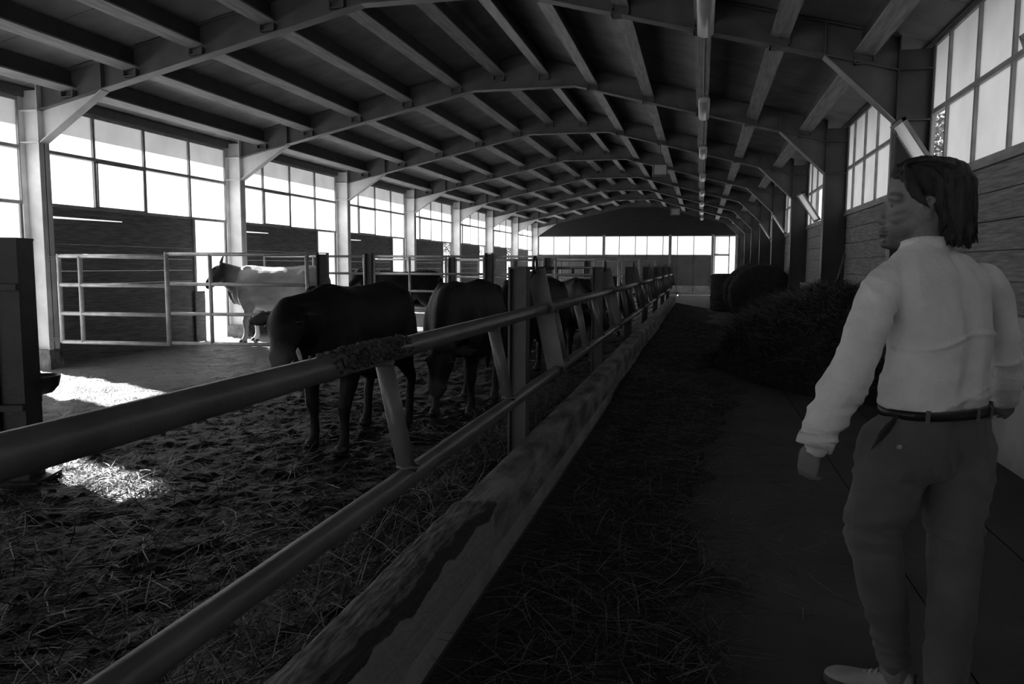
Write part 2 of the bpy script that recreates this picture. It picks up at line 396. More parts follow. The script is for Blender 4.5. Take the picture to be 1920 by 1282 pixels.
for i in range(10):
    y0, y1 = F[i]+0.02, F[i+1]-0.02
    MB().box((XR-0.11,y0-0.02,-0.06),(XR+0.10,y1+0.02,1.10)).build('plinth', M['plinth'], wr)
    zz = 1.10
    while zz < ZS-0.03:
        h = min(0.243, ZS-0.01-zz); t = rnd.uniform(0, 0.012)
        MB().box((XR-t,y0,zz+0.005),(XR+0.04,y1,zz+h-0.003)).build('plank', M['plankR'], wr); zz += 0.243
    MB().box((XR-0.06,F[i],ZT+0.05),(XR+0.12,F[i+1],zdeck(XR)-0.003)).build('eaves_beam', M['rafter'], wr)
    MB().box((XR+0.045,F[i],1.0),(XR+0.06,F[i+1],ZS+0.02)).build('backing_board', M['plankR'], wr)
    MB().box((XR-0.04,y0,ZS-0.01),(XR+0.06,y1,ZS+0.03)).build('window_sill', M['steel'], wr)
    wn += 1
    W = empty('window_%d' % wn, (XR, 0, 0), kind='structure', label='frosted right window of narrow panes in two rows under the eaves')
    ym = [F[i]+0.02] + [F[i+1]-0.575-0.835*j for j in (4,3,2,1,0)] + [F[i+1]-0.02]
    fb = MB()
    for z in (ZS+0.05, 3.05, ZT+0.04): fb.box((-0.03,y0,z-0.024),(0.03,y1,z+0.024))
    for y in ym: fb.box((-0.028,y-0.022,ZS+0.03),(0.028,y+0.022,ZT+0.04))
    fb.build('window_frame', M['frame'], W)
    opened = {2: (5, 1), 3: (), 4: (3,), 5: (5,), 6: (5,)}.get(i, ())
    for j, (a, c) in enumerate(zip(ym[:-1], ym[1:])):
        pane('pane', M['paneR'], W, a+0.02, c-0.02, 3.07, ZT+0.02)
        if j in opened:
            S = MB(); h = 0.66; wd = c-a-0.05
            for q in (0.0, h-0.035): S.box((-0.018,0,q),(0.018,wd,q+0.035))
            for q in (0.0, wd-0.035): S.box((-0.018,q,0),(0.018,q+0.035,h))
            so = S.build('sash', M['steel'], W); so.location = (-0.04, a+0.025, ZS+0.08); so.rotation_euler = (0, math.radians(-33 if j != 1 else -20), 0)
            pane('sash_pane', M['paneR'], so, 0.035, wd-0.035, 0.035, h-0.035)
        else:
            pane('pane', M['paneR'], W, a+0.02, c-0.02, ZS+0.07, 3.03)

# ---------------------------------------------------------------- gable at the far end, wall behind
wf = empty('wall_far', (0, F[10], 0), kind='structure', label='far gable wall with a bright window band above grey panels')
fe = [-9.2, -8.86, -8.01, -7.11, -6.18, -5.27, -5.15, -4.37, -3.5, -2.87, -2.02, -1.70, -1.58, -1.25, -0.40, 0.55]
for a, c in zip(fe[:-1], fe[1:]):
    if c-a < 0.2: continue
    MB().box((a+0.012,0.12,-0.06),(c-0.012,0.2,2.03)).build('panel', M['panel'], wf)
    MB().box((a+0.012,0.09,-0.06),(c-0.012,0.13,0.42)).build('skirt_panel', M['plinth'], wf)
for x in (-8.95, -5.21, -1.64, 0.58, 1.80): MB().box((x-0.07,0.04,-0.05),(x+0.07,0.24,3.15)).build('post', M['frame'], wf)
MB().box((-9.2,0.16,-0.06),(0.55,0.22,2.04)).build('backing_wall', M['panel'], wf)
MB().box((1.86,0.1,-0.06),(XR+0.05,0.2,3.12)).build('side_panel', M['panel'], wf)
z = 3.10; k = 0
while z < 5.2:
    h = 0.25; zt = z+h-0.006
    xa = max(XL-0.05, RX-(5.20-z)/0.222); xb = min(XR+0.05, RX+(5.20-z)/0.262)
    xc = max(XL-0.05, RX-(5.20-zt)/0.222); xd = min(XR+0.05, RX+(5.20-zt)/0.262)
    if zt > 5.19: xc = xd = RX; zt = 5.19
    MB().prism([(xa,0.1,z),(xb,0.1,z),(xd,0.1,zt),(xc,0.1,zt)], (0,0.05,0)).build('plank', M['plankG'], wf); z += h
MB().prism([(XL-0.05,0.16,3.10),(XR+0.05,0.16,3.10),(XR+0.05,0.16,zdeck(XR)),(RX,0.16,5.22),(XL-0.05,0.16,zdeck(XL))], (0,0.03,0)).build('backing_board', M['plankG'], wf)
wn += 1
W = empty('window_%d' % wn, (0, F[10]+0.16, 0), kind='structure', label='long bright window band of upright panes in the far gable')
fb = MB()
for z in (2.05, 3.09): fb.box((-9.2,-0.03,z-0.03),(0.55,0.03,z+0.03))
for x in fe[1:]: fb.box((x-0.02,-0.025,2.05),(x+0.02,0.025,3.09))
fb.build('window_frame', M['steel'], W)
for a, c in zip(fe[1:-1], fe[2:]):
    if c-a > 0.2: MB().add([(a+0.02,0,2.08),(c-0.02,0,2.08),(c-0.02,0,3.06),(a+0.02,0,3.06)], [(0,1,2,3)]).build('pane', M['paneG'], W)
D = empty('door_1', (0.66, F[10]+0.14, 0), kind='structure', label='tall open doorway with a pale glazed leaf in the far gable')
b = MB(); b.box((0,-0.03,0.0),(1.1,0.03,0.06)); b.box((0,-0.03,2.02),(0.78,0.03,2.12)); b.box((0,-0.03,3.04),(1.1,0.03,3.12)); b.box((0.74,-0.03,0),(0.8,0.03,3.1)); b.box((0,-0.03,0),(0.06,0.03,3.1))
b.build('door_frame', M['plinth'], D)
MB().add([(0.06,0,2.12),(0.74,0,2.12),(0.74,0,3.04),(0.06,0,3.04)], [(0,1,2,3)]).build('pane', M['paneR'], D)
wb = empty('wall_back', (0, F[0], 0), kind='structure', label='plank end wall of the barn behind the viewer')
z = -0.06
while z < 5.2:
    zt = z+0.25; lim = lambda zq: (max(XL-0.05, RX-(5.24-zq)/0.222), min(XR+0.05, RX+(5.24-zq)/0.262))
    a, c = lim(z+0.02), lim(min(zt, 5.22))
    for (p0, p1, q0, q1) in (((a[0], a[1], c[0], c[1]),) if z > 2.9 else ((a[0], -8.6, c[0], -8.6), (-1.3, a[1], -1.3, c[1]))):   # unseen opening added to light the man's back and the right wall
        MB().prism([(p0,-0.15,z),(p1,-0.15,z),(q1,-0.15,min(zt,5.22)),(q0,-0.15,min(zt,5.22))], (0,0.06,0)).build('plank', M['plankG'], wb)
    z += 0.25

# ================================================================ feed fence and kerb
def kerb():
    K = empty('kerb_wall', (0,0,0), kind='structure', label='low whitewashed concrete kerb with a dirt-crusted top beside the feed aisle')
    # side body
    MB().box((-1.083,-3.0,-0.1),(-0.91,30.0,0.30)).build('kerb_body', M['kerb'], K)
    V = []; Fs = []; yy = np.concatenate([np.arange(-3.0, 7.0, 0.025), np.arange(7.0, 30.01, 0.12)])
    prof = [(-1.093,0.25),(-1.09,0.32),(-1.08,0.335),(-1.06,0.34),(-1.04,0.34),(-1.02,0.34),(-1.0,0.34),(-0.98,0.34),(-0.96,0.34),(-0.94,0.34),(-0.922,0.338),(-0.910,0.332),(-0.905,0.318),(-0.9045,0.29),(-0.904,0.26),(-0.904,0.22),(-0.904,0.18),(-0.904,0.12)]
    for y in yy:
        # worn edge: chipped away in places along the first metres
        ch = max(0.0, noise.noise(Vector((3.1, y*2.3, 0))) - 0.12)*0.07 if y < 4.7 else 0.0
        dirt = 0.018*min(1.0, max(0.0, (3.45-y)/0.1)) + 0.002
        for x, z in prof:
            e = max(0.0, min(1.0, (x+0.985+0.05*noise.noise(Vector((1.0, y*4.0, 0))))/0.03)); e2 = max(0.0, min(1.0, (x+0.95)/0.03))
            if z < 0.30: ch_ = 0.0
            else: ch_ = ch
            n1 = (noise.noise(Vector((x*40, y*7, 0)))*0.005 + noise.noise(Vector((x*70, y*20, 4)))*0.003)*(1.0 if y < 3.4 else 0.45)
            V.append((x - ch_*e2*0.5, y, z + dirt*(1-e) - ch_*e2*0.5 + (n1 if z > 0.3 else 0)))
    m = len(prof)
    for j in range(len(yy)-1):
        for i in range(m-1): Fs.append((j*m+i, j*m+i+1, (j+1)*m+i+1, (j+1)*m+i))
    me = bpy.data.meshes.new('kerb_top'); me.from_pydata(V, [], Fs); me.update()
    o = bpy.data.objects.new('kerb_top', me); COL.objects.link(o); o.parent = K; me.materials.append(M['kerbtop']); shade(o)
kerb()

# steel posts standing behind the kerb
PY = [0.95 + 4.03*i for i in range(8)]
M['postmid'] = mat('grey_post_paint', 0.075, 0.5, 0.3, 5, 0.12, 30)
pm = MB()
pm.box((-0.06,-0.06,0),(-0.048,0.06,1.44)); pm.box((0.048,-0.06,0),(0.06,0.06,1.44)); pm.box((-0.05,-0.008,0),(0.05,0.008,1.44)); pm.box((-0.06,-0.06,1.43),(0.06,0.06,1.442))
pme = pm.mesh('fence_post')
hk = MB(); hk.tube([(0.0, -0.062, 1.10), (0.0, -0.085, 1.10), (0.0,-0.085,1.13)], 0.009, 6); hkm = hk.mesh('hook')
for k, y in enumerate(PY[1:]):
    p = empty('fence_post', (-1.155, y, 0.0), label='upright steel post behind the feed kerb, %s after the muck-crusted rail' % ('first','second','third','fourth','fifth','sixth','seventh')[k], cat='post', group='feed fence posts')
    p.location.z = 0.0
    a = inst('shaft', pme, p); 
    if not pme.materials: pme.materials.append(M['postmid'])
    c = inst('hook', hkm, p)
    if not hkm.materials: hkm.materials.append(M['iron'])

TX, TZ, BX, BZ = -1.04, 1.157, -0.95, 0.734
def panel(k, y0, y1, sp, label):
    P = empty('feed_barrier', (-1.0, y0, 0), label=label, cat='barrier', group='leaning feed barrier panels')
    MB().tube([(TX+1.0,0,TZ),(TX+1.0,(y1-y0)*0.5,TZ-0.004),(TX+1.0,y1-y0,TZ)], 0.038, 18).build('top_rail', M['rail'], P, True)
    MB().tube([(BX+1.0,0,BZ),(BX+1.0,y1-y0,BZ)], 0.035, 18).build('bottom_rail', M['rail'], P, True)
    for y in sp:
        o = MB().tube([(TX+1.0,y-y0,TZ-0.01),(BX+1.0,y-y0-0.005,BZ+0.01)], 0.031, 16).build('spacer', M['rail'], P, True)
        for cx, cz, rr in ((TX+1.0, TZ-0.038, 0.036), (BX+1.0, BZ+0.036, 0.036)):
            pts = [(cx + 0.0 + rr*math.cos(t), y-y0 + rr*math.sin(t), cz + 0.004*math.sin(5*t)) for t in np.linspace(0, 2*math.pi, 17)]
            MB().tube(pts, 0.006, 6).build('weld', M['rail'], o, True)
    # end plate with a pull ring, bolted across both rails
    ye = y1-y0-0.16
    d = Vector((TX-BX, 0, TZ-BZ)).normalized()
    a = Vector((BX+1.0, ye+0.12, BZ)) - d*0.03; b = Vector((TX+1.0, ye+0.12, TZ)) + d*0.27
    MB().bar(a, b, 0.125, 0.014, (0,1,0)).build('end_plate', M['rail'], P)
    c = b + d*0.035
    MB().tube([c + Vector((0, 0.055*math.cos(t), 0.055*math.sin(t))) for t in np.linspace(0, 2*math.pi, 25)], 0.009, 8).build('ring', M['iron'], P, True)
    MB().tube([c + Vector((0.0,-0.03,-0.05)), c + Vector((-0.03,-0.12,-0.12)), c + Vector((-0.05,-0.16,-0.3)), c + Vector((-0.05,-0.17,-0.42))], 0.007, 6).build('chain', M['iron'], P, True)
ends = [-2.6] + [PY[i]+0.32 for i in range(1, 8)]
labs = ['long leaning feed barrier with a crust of dried muck on its top rail'] + ['leaning steel feed barrier panel, number %s along the kerb after the muck-crusted one' % n for n in ('one','two','three','four','five','six')]
for k, (a, c) in enumerate(zip(ends[:-1], ends[1:])):
    if k == 0: sp = [-1.9, -0.45, 2.44, 3.88]
    else: sp = [a+0.3+ (c-a-0.75)*j/3 for j in range(4)]
    panel(k, a, c-0.02, sp, labs[k])

# crust of dried muck on the top rail
def crust(name, label, y0, y1, seed, n):
    r = random.Random(seed); b = MB()
    for _ in range(n):
        t = r.gauss(0.55, 0.2); y = y0 + (y1-y0)*min(1, max(0, t)); an = math.radians(r.uniform(-25, 205)); R = 0.039
        c = Vector((TX + R*math.cos(an), y, TZ + R*math.sin(an) ))
        q = r.uniform(0.002, 0.0065)
        m4 = Matrix.Translation(c) @ Matrix.Rotation(r.uniform(0,6), 4, Vector((r.random(),r.random(),r.random()+0.1)).normalized()) @ Matrix.Diagonal((1, r.uniform(0.6,2.2), r.uniform(0.5,1), 1))
        b.box((-q,-q,-q),(q,q,q), m4)
    return b.build(name, M['muck2'], None, label=label, cat='muck', kind='stuff')
M['muck2'] = mat('dried_muck', 0.07, 0.7, 0.5, 20, 0.4, 60)
crust('muck_crust', 'lumpy crust of dried muck stuck on the top rail', 1.98, 2.62, 5, 1300)

# ================================================================ pen: gates, posts, drinking bowl
def gate(name, p0, p1, z0, z1, n, label, group=None, r=0.022, ups=(0.0, 1.0), m=None, lugs=False):
    p0 = Vector((p0[0],p0[1],0)); p1 = Vector((p1[0],p1[1],0)); d = p1-p0; L_ = d.length
    G = empty(name, (p0.x, p0.y, 0), math.atan2(d.y, d.x), label=label, cat='gate', group=group)
    for i in range(n):
        z = z0 + (z1-z0)*i/(n-1)
        MB().tube([(0,0,z),(L_,0,z)], r, 12).build('rail', m or M['galv'], G, True)
    for u in ups:
        e = 0.03 if u in (0.0, 1.0) else 0.0
        MB().tube([(u*L_,0,z0-e*0.4),(u*L_,0,z1+e)], r*1.08, 12).build('upright', m or M['galv'], G, True)
    if lugs:
        for z in (z0+0.03, z1-0.03):
            b = MB(); b.box((-0.13,-0.012,z-0.02),(0.0,0.012,z-0.004)); b.box((-0.13,-0.012,z+0.012),(0.0,0.012,z+0.028)); b.build('hinge', M['iron'], G)
    return G
gate('pen_gate', (-8.62, 9.02), (-6.97, 9.10), 0.37, 1.555, 4, 'short galvanised gate with a doubled upright, hinged beside the pale column', 'pipe gates', 0.028, (0.0, 0.2, 1.0), lugs=True)
gate('pen_gate', (-7.02, 9.17), (-5.02, 9.38), 0.38, 1.585, 4, 'longer pipe gate lapped behind the short one, ending at the thick post', 'pipe gates', 0.024, (0.0, 0.31, 0.985))
def hpost(x, y, h, w_, label, m, rz=0.0, group='pen posts'):
    P = empty('pen_post', (x, y, 0), rz, label=label, cat='post', group=group)
    b = MB(); b.box((-w_/2,-w_/2,-0.1),(-w_/2+0.014,w_/2,h)); b.box((w_/2-0.014,-w_/2,-0.1),(w_/2,w_/2,h)); b.box((-w_/2,-0.01,-0.1),(w_/2,0.01,h-0.01))
    b.build('shaft', m, P)
    MB().box((-w_/2-0.002,-w_/2-0.002,h),(w_/2+0.002,w_/2+0.002,h+0.01)).build('cap', m, P)
    return P
M['postmid'] = mat('grey_post_paint', 0.075, 0.5, 0.3, 5, 0.12, 30)
hpost(-4.86, 9.45, 1.60, 0.145, 'thick grey steel post at the end of the lapped pipe gates', M['postmid'], 0.3)
# transverse pens further back
def pen_row(y, xs, hs, nr, tag_, m=None):
    for j, (a, c) in enumerate(zip(xs[:-1], xs[1:])):
        gate('pen_gate', (a+0.105, y), (c-0.105, y), 0.28, hs, nr, tag_ + (', beside the wall' if j == 0 else ', in the middle of the pen' if j == 1 else ', beside the feed fence'), 'pipe gates', 0.023, (0.0, 0.5, 1.0) if j != 1 else (0.0, 0.33, 0.66, 1.0), m)
    for j, x in enumerate(xs[1:-1]):
        hpost(x, y, hs+0.06, 0.14, 'post in the row of ' + tag_ + (', wall side' if j == 0 else ', feed fence side'), M['postmid'])
pen_row(14.3, [-8.75, -6.35, -3.9, -1.35], 1.62, 5, 'five-rail pipe gate on the second cross fence')
pen_row(19.1, [-8.75, -6.2, -3.7, -1.35], 1.60, 4, 'four-rail pipe gate on the third cross fence')
pen_row(26.0, [-8.75, -6.2, -3.7, -1.35], 1.62, 4, 'four-rail pipe gate on the farthest cross fence')
# dark longitudinal neck rail at chest height
G = empty('neck_rail', (-3.42, 14.4, 0), label='dark long rail on short posts running down the middle of the pen', cat='rail')
MB().tube([(0,0,1.40),(0,11.2,1.40)], 0.035, 12).build('rail', M['postdark'], G, True)
for y in (0.0, 2.3, 4.4, 6.9, 9.2, 11.15): MB().box((-0.035,y-0.035,-0.05),(0.035,y+0.035,1.40)).build('leg', M['postdark'], G)

# big dark post with a drinking bowl
P = empty('drinker_post', (-4.41, 4.18, 0), math.radians(20), label='thick dark steel post with a strapped pipe in the foreground of the pen', cat='post')
b = MB(); b.box((-0.125,-0.11,-0.1),(0.125,-0.095,1.60)); b.box((-0.125,0.095,-0.1),(0.125,0.11,1.60)); b.box((-0.01,-0.1,-0.1),(0.01,0.1,1.60)); b.box((-0.125,-0.105,-0.1),(-0.112,0.105,1.6)); b.box((0.112,-0.105,-0.1),(0.125,0.105,1.6))
b.build('shaft', M['postdark'], P)
MB().box((-0.128,-0.113,1.60),(0.128,0.113,1.615)).build('cap', M['postdark'], P)
MB().tube([(-0.05,-0.135,0.35),(-0.05,-0.135,1.52)], 0.028, 12).build('pipe', M['postmid'], P, True)
for z in (0.5, 1.28): MB().box((-0.135,-0.17,z),(0.135,-0.108,z+0.04)).build('strap', M['postdark'], P)
MB().box((-0.2,-0.18,-0.08),(0.2,0.18,0.03)).build('base_plate', M['postdark'], P)
B = empty('drinking_bowl', (-4.429, 4.423, -0.035), math.radians(110), label='black cast iron drinking bowl fixed to the thick dark post', cat='drinking bowl')
rg = []
for t, rr, z in ((0,0.02,0.60),(1,0.10,0.615),(2,0.155,0.66),(3,0.175,0.715),(4,0.178,0.735),(5,0.165,0.735),(6,0.145,0.69),(7,0.08,0.64),(8,0.01,0.63)):
    rg.append([Vector((rr*0.71*math.cos(a), rr*0.71*math.sin(a), z-0.02)) for a in np.linspace(0, 2*math.pi, 25)[:-1]])
MB().rings(rg).build('bowl', M['iron'], B, True)
MB().box((-0.127,-0.05,0.55),(-0.095,0.05,0.75)).build('bracket', M['iron'], B)
MB().tube([(-0.12,0,0.74),(-0.07,0,0.73),(-0.02,0,0.69)], 0.018, 8).build('nose_valve', M['iron'], B, True)

# ================================================================ lamps
def tube_lamp(y, label):
    T = empty('tube_lamp', (-0.02, y, 3.87), label=label, cat='lamp', group='tube lamps in a row under the roof')
    rg = []
    L_ = 1.5; hw = 0.085
    for yy, s in ((0,0.55),(0.01,0.85),(0.03,1.0),(L_-0.03,1.0),(L_-0.01,0.85),(L_,0.55)):
        rg.append([Vector((hw*s*math.cos(a), yy, 0.05*s*math.sin(a)+0.03)) for a in np.linspace(0, 2*math.pi, 17)[:-1]])
    MB().rings(rg).build('diffuser', M['lamp'], T, True)
    MB().box((-0.05,0.05,0.06),(0.05,L_-0.05,0.09)).build('housing', M['rafter'], T)
    for yy in (0.25, L_-0.25): MB().tube([(0,yy,0.085),(0,yy,zdeck(-0.02)-0.27-3.87)], 0.006, 6).build('hanger', M['rafter'], T)
    MB().tube([(0,L_-0.05,0.06),(0.0,L_+0.4,0.10),(0.0,L_+1.6,0.11),(0.0,L_+2.9,0.10),(0.0,L_+3.28,0.07)], 0.016, 6).build('conduit', M['rafter'], T)
for k in range(8):
    tube_lamp(7.25+4.815*k, 'closed tube lamp hung lengthwise from the roof, %s counted from the far gable' % ('first','second','third','fourth','fifth','sixth','seventh','eighth')[7-k])
def flood(x, y, z, label):
    T = empty('flood_lamp', (x, y, z), math.radians(10), label=label, cat='lamp', group='square flood lamps under the roof')
    b = MB(); b.box((-0.16,-0.07,-0.13),(0.16,0.07,0.13)); b.build('housing', M['rafter'], T)
    MB().box((-0.135,-0.078,-0.105),(0.135,-0.068,0.105)).build('lens', M['lamp'], T)
    MB().tube([(0,0,0.12),(0,0,zdeck(x)-0.28-z)], 0.012, 6).build('rod', M['rafter'], T)
flood(-0.96, 18.2, 3.62, 'square flood lamp hung beside the tube lamps, the larger in view')
flood(-0.96, 29.5, 3.45, 'square flood lamp hung near the far gable')

# ================================================================ straw and hay
def strands(name, P, A, Ln, W_, material, lift=0.5, lim=None, **kw):
    """P n x 3 roots, A heading, Ln length, W_ width: bent three-point ribbons in one mesh"""
    n = len(P); el = nrg.uniform(-0.1, lift, n)
    d = np.stack([np.cos(A)*np.cos(el), np.sin(A)*np.cos(el), np.sin(el)], 1)
    side = np.stack([-np.sin(A), np.cos(A), nrg.uniform(-0.6,0.6,n)], 1); side /= np.linalg.norm(side, axis=1)[:,None]
    bend = nrg.normal(0, 0.16, (n,3)); bend[:,2] = -np.abs(bend[:,2])*0.6
    V = np.zeros((n, 6, 3))
    for k, t in enumerate((0.0, 0.5, 1.0)):
        c = P + d*(Ln*t)[:,None] + bend*(Ln*t*t)[:,None]
        wk = W_*(1.0 if k < 2 else 0.5)
        V[:,2*k] = c - side*wk[:,None]*0.5; V[:,2*k+1] = c + side*wk[:,None]*0.5
    if lim: V[:,:,0] = np.clip(V[:,:,0], lim[0], lim[1])      # stalks turn along a wall instead of piercing it
    if lim and len(lim) > 2: V[:,:,2] = np.maximum(V[:,:,2], lim[2])
    idx = np.arange(n)[:,None]*6
    Q = np.concatenate([idx+np.array([[0,1,3,2]]), idx+np.array([[2,3,5,4]])], 1).reshape(-1)
    me = bpy.data.meshes.new(name); me.vertices.add(n*6); me.vertices.foreach_set('co', V.reshape(-1))
    me.loops.add(len(Q)); me.loops.foreach_set('vertex_index', Q.astype(np.int32))
    me.polygons.add(n*2); me.polygons.foreach_set('loop_start', np.arange(0, n*8, 4).astype(np.int32))
    me.update(calc_edges=True); me.validate()
    o = bpy.data.objects.new(name, me); COL.objects.link(o); me.materials.append(material); tag(o, **kw)
    return o
# bedding in the pen, thicker near the feed fence
n = 17000
x = -1.2 - np.abs(nrg.gamma(1.6, 1.6, n)); y = 0.6 + np.abs(nrg.gamma(1.5, 2.6, n)); k = (x > -9.0) & (y < 20); x, y = x[k], y[k]
z = np.array([pen_h(a, c) for a, c in zip(x, y)]) + nrg.uniform(0.0, 0.03, len(x))
strands('bedding_straw', np.stack([x,y,z],1), nrg.uniform(0, 6.28, len(x)), nrg.uniform(0.06, 0.26, len(x)), nrg.uniform(0.003, 0.006, len(x)), M['straw'], 0.5, (-9.17, -1.10),
        kind='stuff').parent = po
n = 5000
x = nrg.uniform(-1.9, -1.25, n); y = nrg.uniform(1.2, 9, n); z = np.array([pen_h(a, c) for a, c in zip(x, y)]) + nrg.uniform(0, 0.08, n)
strands('dry_straw', np.stack([x,y,z],1), nrg.uniform(0, 6.28, n), nrg.uniform(0.08, 0.26, n), nrg.uniform(0.0025, 0.005, n), M['strawb'], 0.8, (-9.17, -1.10),
        kind='stuff').parent = po

# mounds: a height field over an outline
def mound(name, fn, x0, x1, y0, y1, st, material, **kw):
    xs = np.arange(x0, x1+st, st); ys_ = np.arange(y0, y1+st, st)
    V = []; ok = {}
    for j, yy in enumerate(ys_):
        for i, xx in enumerate(xs):
            h = fn(xx, yy); ok[i, j] = h > 0.0015; V.append((float(xx), float(yy), max(h, 0.001)))
    m = len(xs); Fs = []
    for j in range(len(ys_)-1):
        for i in range(m-1):
            if ok[i,j] or ok[i+1,j] or ok[i,j+1] or ok[i+1,j+1]: Fs.append((j*m+i, j*m+i+1, (j+1)*m+i+1, (j+1)*m+i))
    me = bpy.data.meshes.new(name); me.from_pydata(V, [], Fs)
    bm = bmesh.new(); bm.from_mesh(me); bmesh.ops.delete(bm, geom=[v for v in bm.verts if not v.link_faces], context='VERTS')
    ge = bmesh.ops.extrude_face_region(bm, geom=bm.faces[:]); 
    for v in [q for q in ge['geom'] if isinstance(q, bmesh.types.BMVert)]: pass
    for v in bm.verts:
        if False: pass
    bm.free(); me.update()
    o = bpy.data.objects.new(name, me); COL.objects.link(o); me.materials.append(material); shade(o); tag(o, **kw); return o
def nz(x, y, s, q=0.0): return noise.noise(Vector((x*s, y*s, q)))
def hay_h(x, y):                                   # the big loose heap against the right wall
    e = ((x-2.35)/ (1.95 + 0.25*nz(x,y,0.9,3)))**2 if x < 2.35 else 0
    v = (y-12.4)/3.7
    r = e + abs(v)**2.6
    if r >= 1: return 0.0
    h = 1.17*(1-r)**0.55
    return h + (0.09*nz(x,y,1.6,1) + 0.05*nz(x,y,4.5,2) + 0.03*nz(x,y,11,5))*min(1, (1-r)*4)
HH = empty('hay_heap', (1.6, 12.4, 0), label='big loose heap of dark hay piled against the right plank wall', cat='hay', kind='stuff')
UN = lambda o, p: (setattr(o, 'parent', p), setattr(o, 'matrix_parent_inverse', Matrix.Translation(-p.location)))
UN(mound('heap_core', hay_h, 0.1, 2.20, 8.5, 16.4, 0.06, M['hay'], kind='stuff'), HH)
def strip_h(x, y):                                 # hay pushed along the kerb for the cattle
    if x < -0.9 or y > 29: return 0.0
    far = min(1.0, max(0.0, (y-5.0)/4.0))
    wd = 0.95 + 0.4*nz(0, y, 0.5, 8) + 0.3*far + 0.22*nz(x, y, 2.3, 7)
    t = (x+0.9)/wd
    if t >= 1: return 0.0
    hump = min(1.0, max(0.0, t)/(0.30-0.25*far))*(1-t)**1.3
    return max(0.0, (0.05 + 0.10*far + (0.03+0.06*far)*nz(x,y,0.7,4))*hump*min(1, (y-0.2)/1.5) + (0.03*nz(x,y,4,1) + 0.018*nz(x,y,10,2))*hump)
FH = empty('feed_hay', (-0.6, 6.0, 0), label='low strip of dark feed hay along the aisle side of the kerb', cat='hay', kind='stuff')
UN(mound('strip_core', strip_h, -0.895, 0.6, 0.3, 28, 0.04, M['hay'], kind='stuff'), FH)
def on(fn, n, x0, x1, y0, y1, hmin=0.02):
    x = nrg.uniform(x0, x1, n*2); y = nrg.uniform(y0, y1, n*2)
    h = np.array([fn(a, c) for a, c in zip(x, y)]); k = h > hmin
    return np.stack([x[k], y[k], h[k]], 1)[:n]
P_ = on(hay_h, 26000, 0.1, 2.05, 8.6, 16.2)
UN(strands('hay_stalks', P_, nrg.uniform(0, 6.28, len(P_)), nrg.uniform(0.08, 0.30, len(P_)), nrg.uniform(0.004, 0.009, len(P_)), M['haystr'], 0.7, (0.0, 2.198, 0.004), kind='stuff'), HH)
P_ = on(strip_h, 30000, -0.75, 0.6, 0.5, 20, 0.0)
P_[:,2] += 0.005
UN(strands('feed_stalks', P_, nrg.uniform(0, 6.28, len(P_)), nrg.uniform(0.08, 0.32, len(P_)), nrg.uniform(0.002, 0.005, len(P_)), M['haystr'], 0.35, (-0.898, 2.0, 0.004), kind='stuff'), FH)
n = 5200
P_ = np.stack([np.clip(nrg.normal(0.0, 0.38, n), -0.7, 1.1), nrg.uniform(2.2, 15, n), np.full(n, 0.006)], 1)
P_ = np.array([p for p in P_ if hay_h(p[0]+0.15, p[1]) <= 0 and hay_h(p[0], p[1]+0.2) <= 0 and hay_h(p[0], p[1]) <= 0 and not (abs(p[0]-0.75) < 0.55 and abs(p[1]-2.75) < 0.55)]); n = len(P_)   # none under the heap or the man's shoes
UN(strands('stray_stalks', P_, nrg.uniform(0, 6.28, n), nrg.uniform(0.05, 0.2, n), nrg.uniform(0.002, 0.004, n), M['haystr'], 0.1, (-0.898, 2.0, 0.003), kind='stuff'), FH)

def round_bale(x, y, z, r, L_, rz, label, seed, up_=False):
    B = empty('hay_bale', (x, y, z), rz, label=label, cat='hay bale', group='round hay bales')
    r_ = random.Random(seed); rg = []; n = 40
    prof = [(0.0,0.3),(0.0,0.75),(0.015,0.93),(0.06,1.0)] + [(t, 1.0) for t in np.linspace(0.12, 0.88, 14)] + [(0.94,1.0),(0.985,0.93),(1.0,0.75),(1.0,0.3)]
    for t, s in prof:
        ring = []
        for a in np.linspace(0, 2*math.pi, n+1)[:-1]:
            q = r*s*(1 + 0.035*noise.noise(Vector((math.cos(a)*3+seed, math.sin(a)*3, t*7))) + 0.012*math.sin(t*60))
            if up_: ring.append(Vector((q*math.cos(a), q*math.sin(a), L_*t)))
            else:
                zc = r + q*math.sin(a)
                ring.append(Vector((L_*(t-0.5), q*math.cos(a), max(zc, 0.0))))
        rg.append(ring)
    MB().rings(rg).build('core', M['hay'], B, True)
    m = 2600; aa = nrg.uniform(0, 6.28, m); tt = nrg.uniform(0.02, 0.98, m)
    if up_: P = np.stack([r*np.cos(aa), r*np.sin(aa), L_*tt], 1)
    else:
        P = np.stack([L_*(tt-0.5), r*np.cos(aa), r+r*np.sin(aa)], 1); P = P[(P[:,2] > 0.12) & (P[:,1] > -0.72*r)]
    o = strands('stalks', P, nrg.uniform(0, 6.28, len(P)), nrg.uniform(0.05, 0.16, len(P)), nrg.uniform(0.004, 0.009, len(P)), M['haystr'], 0.3, kind='stuff')
    o.parent = B
    for t in (0.25, 0.5, 0.75):
        ring = [((r+0.012)*math.cos(a), (r+0.012)*math.sin(a)) for a in np.linspace(0, 2*math.pi, 41)]
        MB().tube([(p[0], p[1], L_*t) if up_ else (L_*(t-0.5), p[0], r+p[1]) for p in ring], 0.006, 5).build('twine', M['strawb'], B)
round_bale(0.95, 26.6, 0.0, 0.62, 1.22, 0, 'single round hay bale standing on end before the far doorway', 1, True)
round_bale(1.38, 21.6, 0.0, 0.76, 1.2, math.radians(90), 'round hay bale lying on its side, nearer the aisle of the two', 2)
round_bale(1.42, 19.6, 0.0, 0.75, 1.2, math.radians(90), 'round hay bale lying on its side, just behind the loose heap', 3)
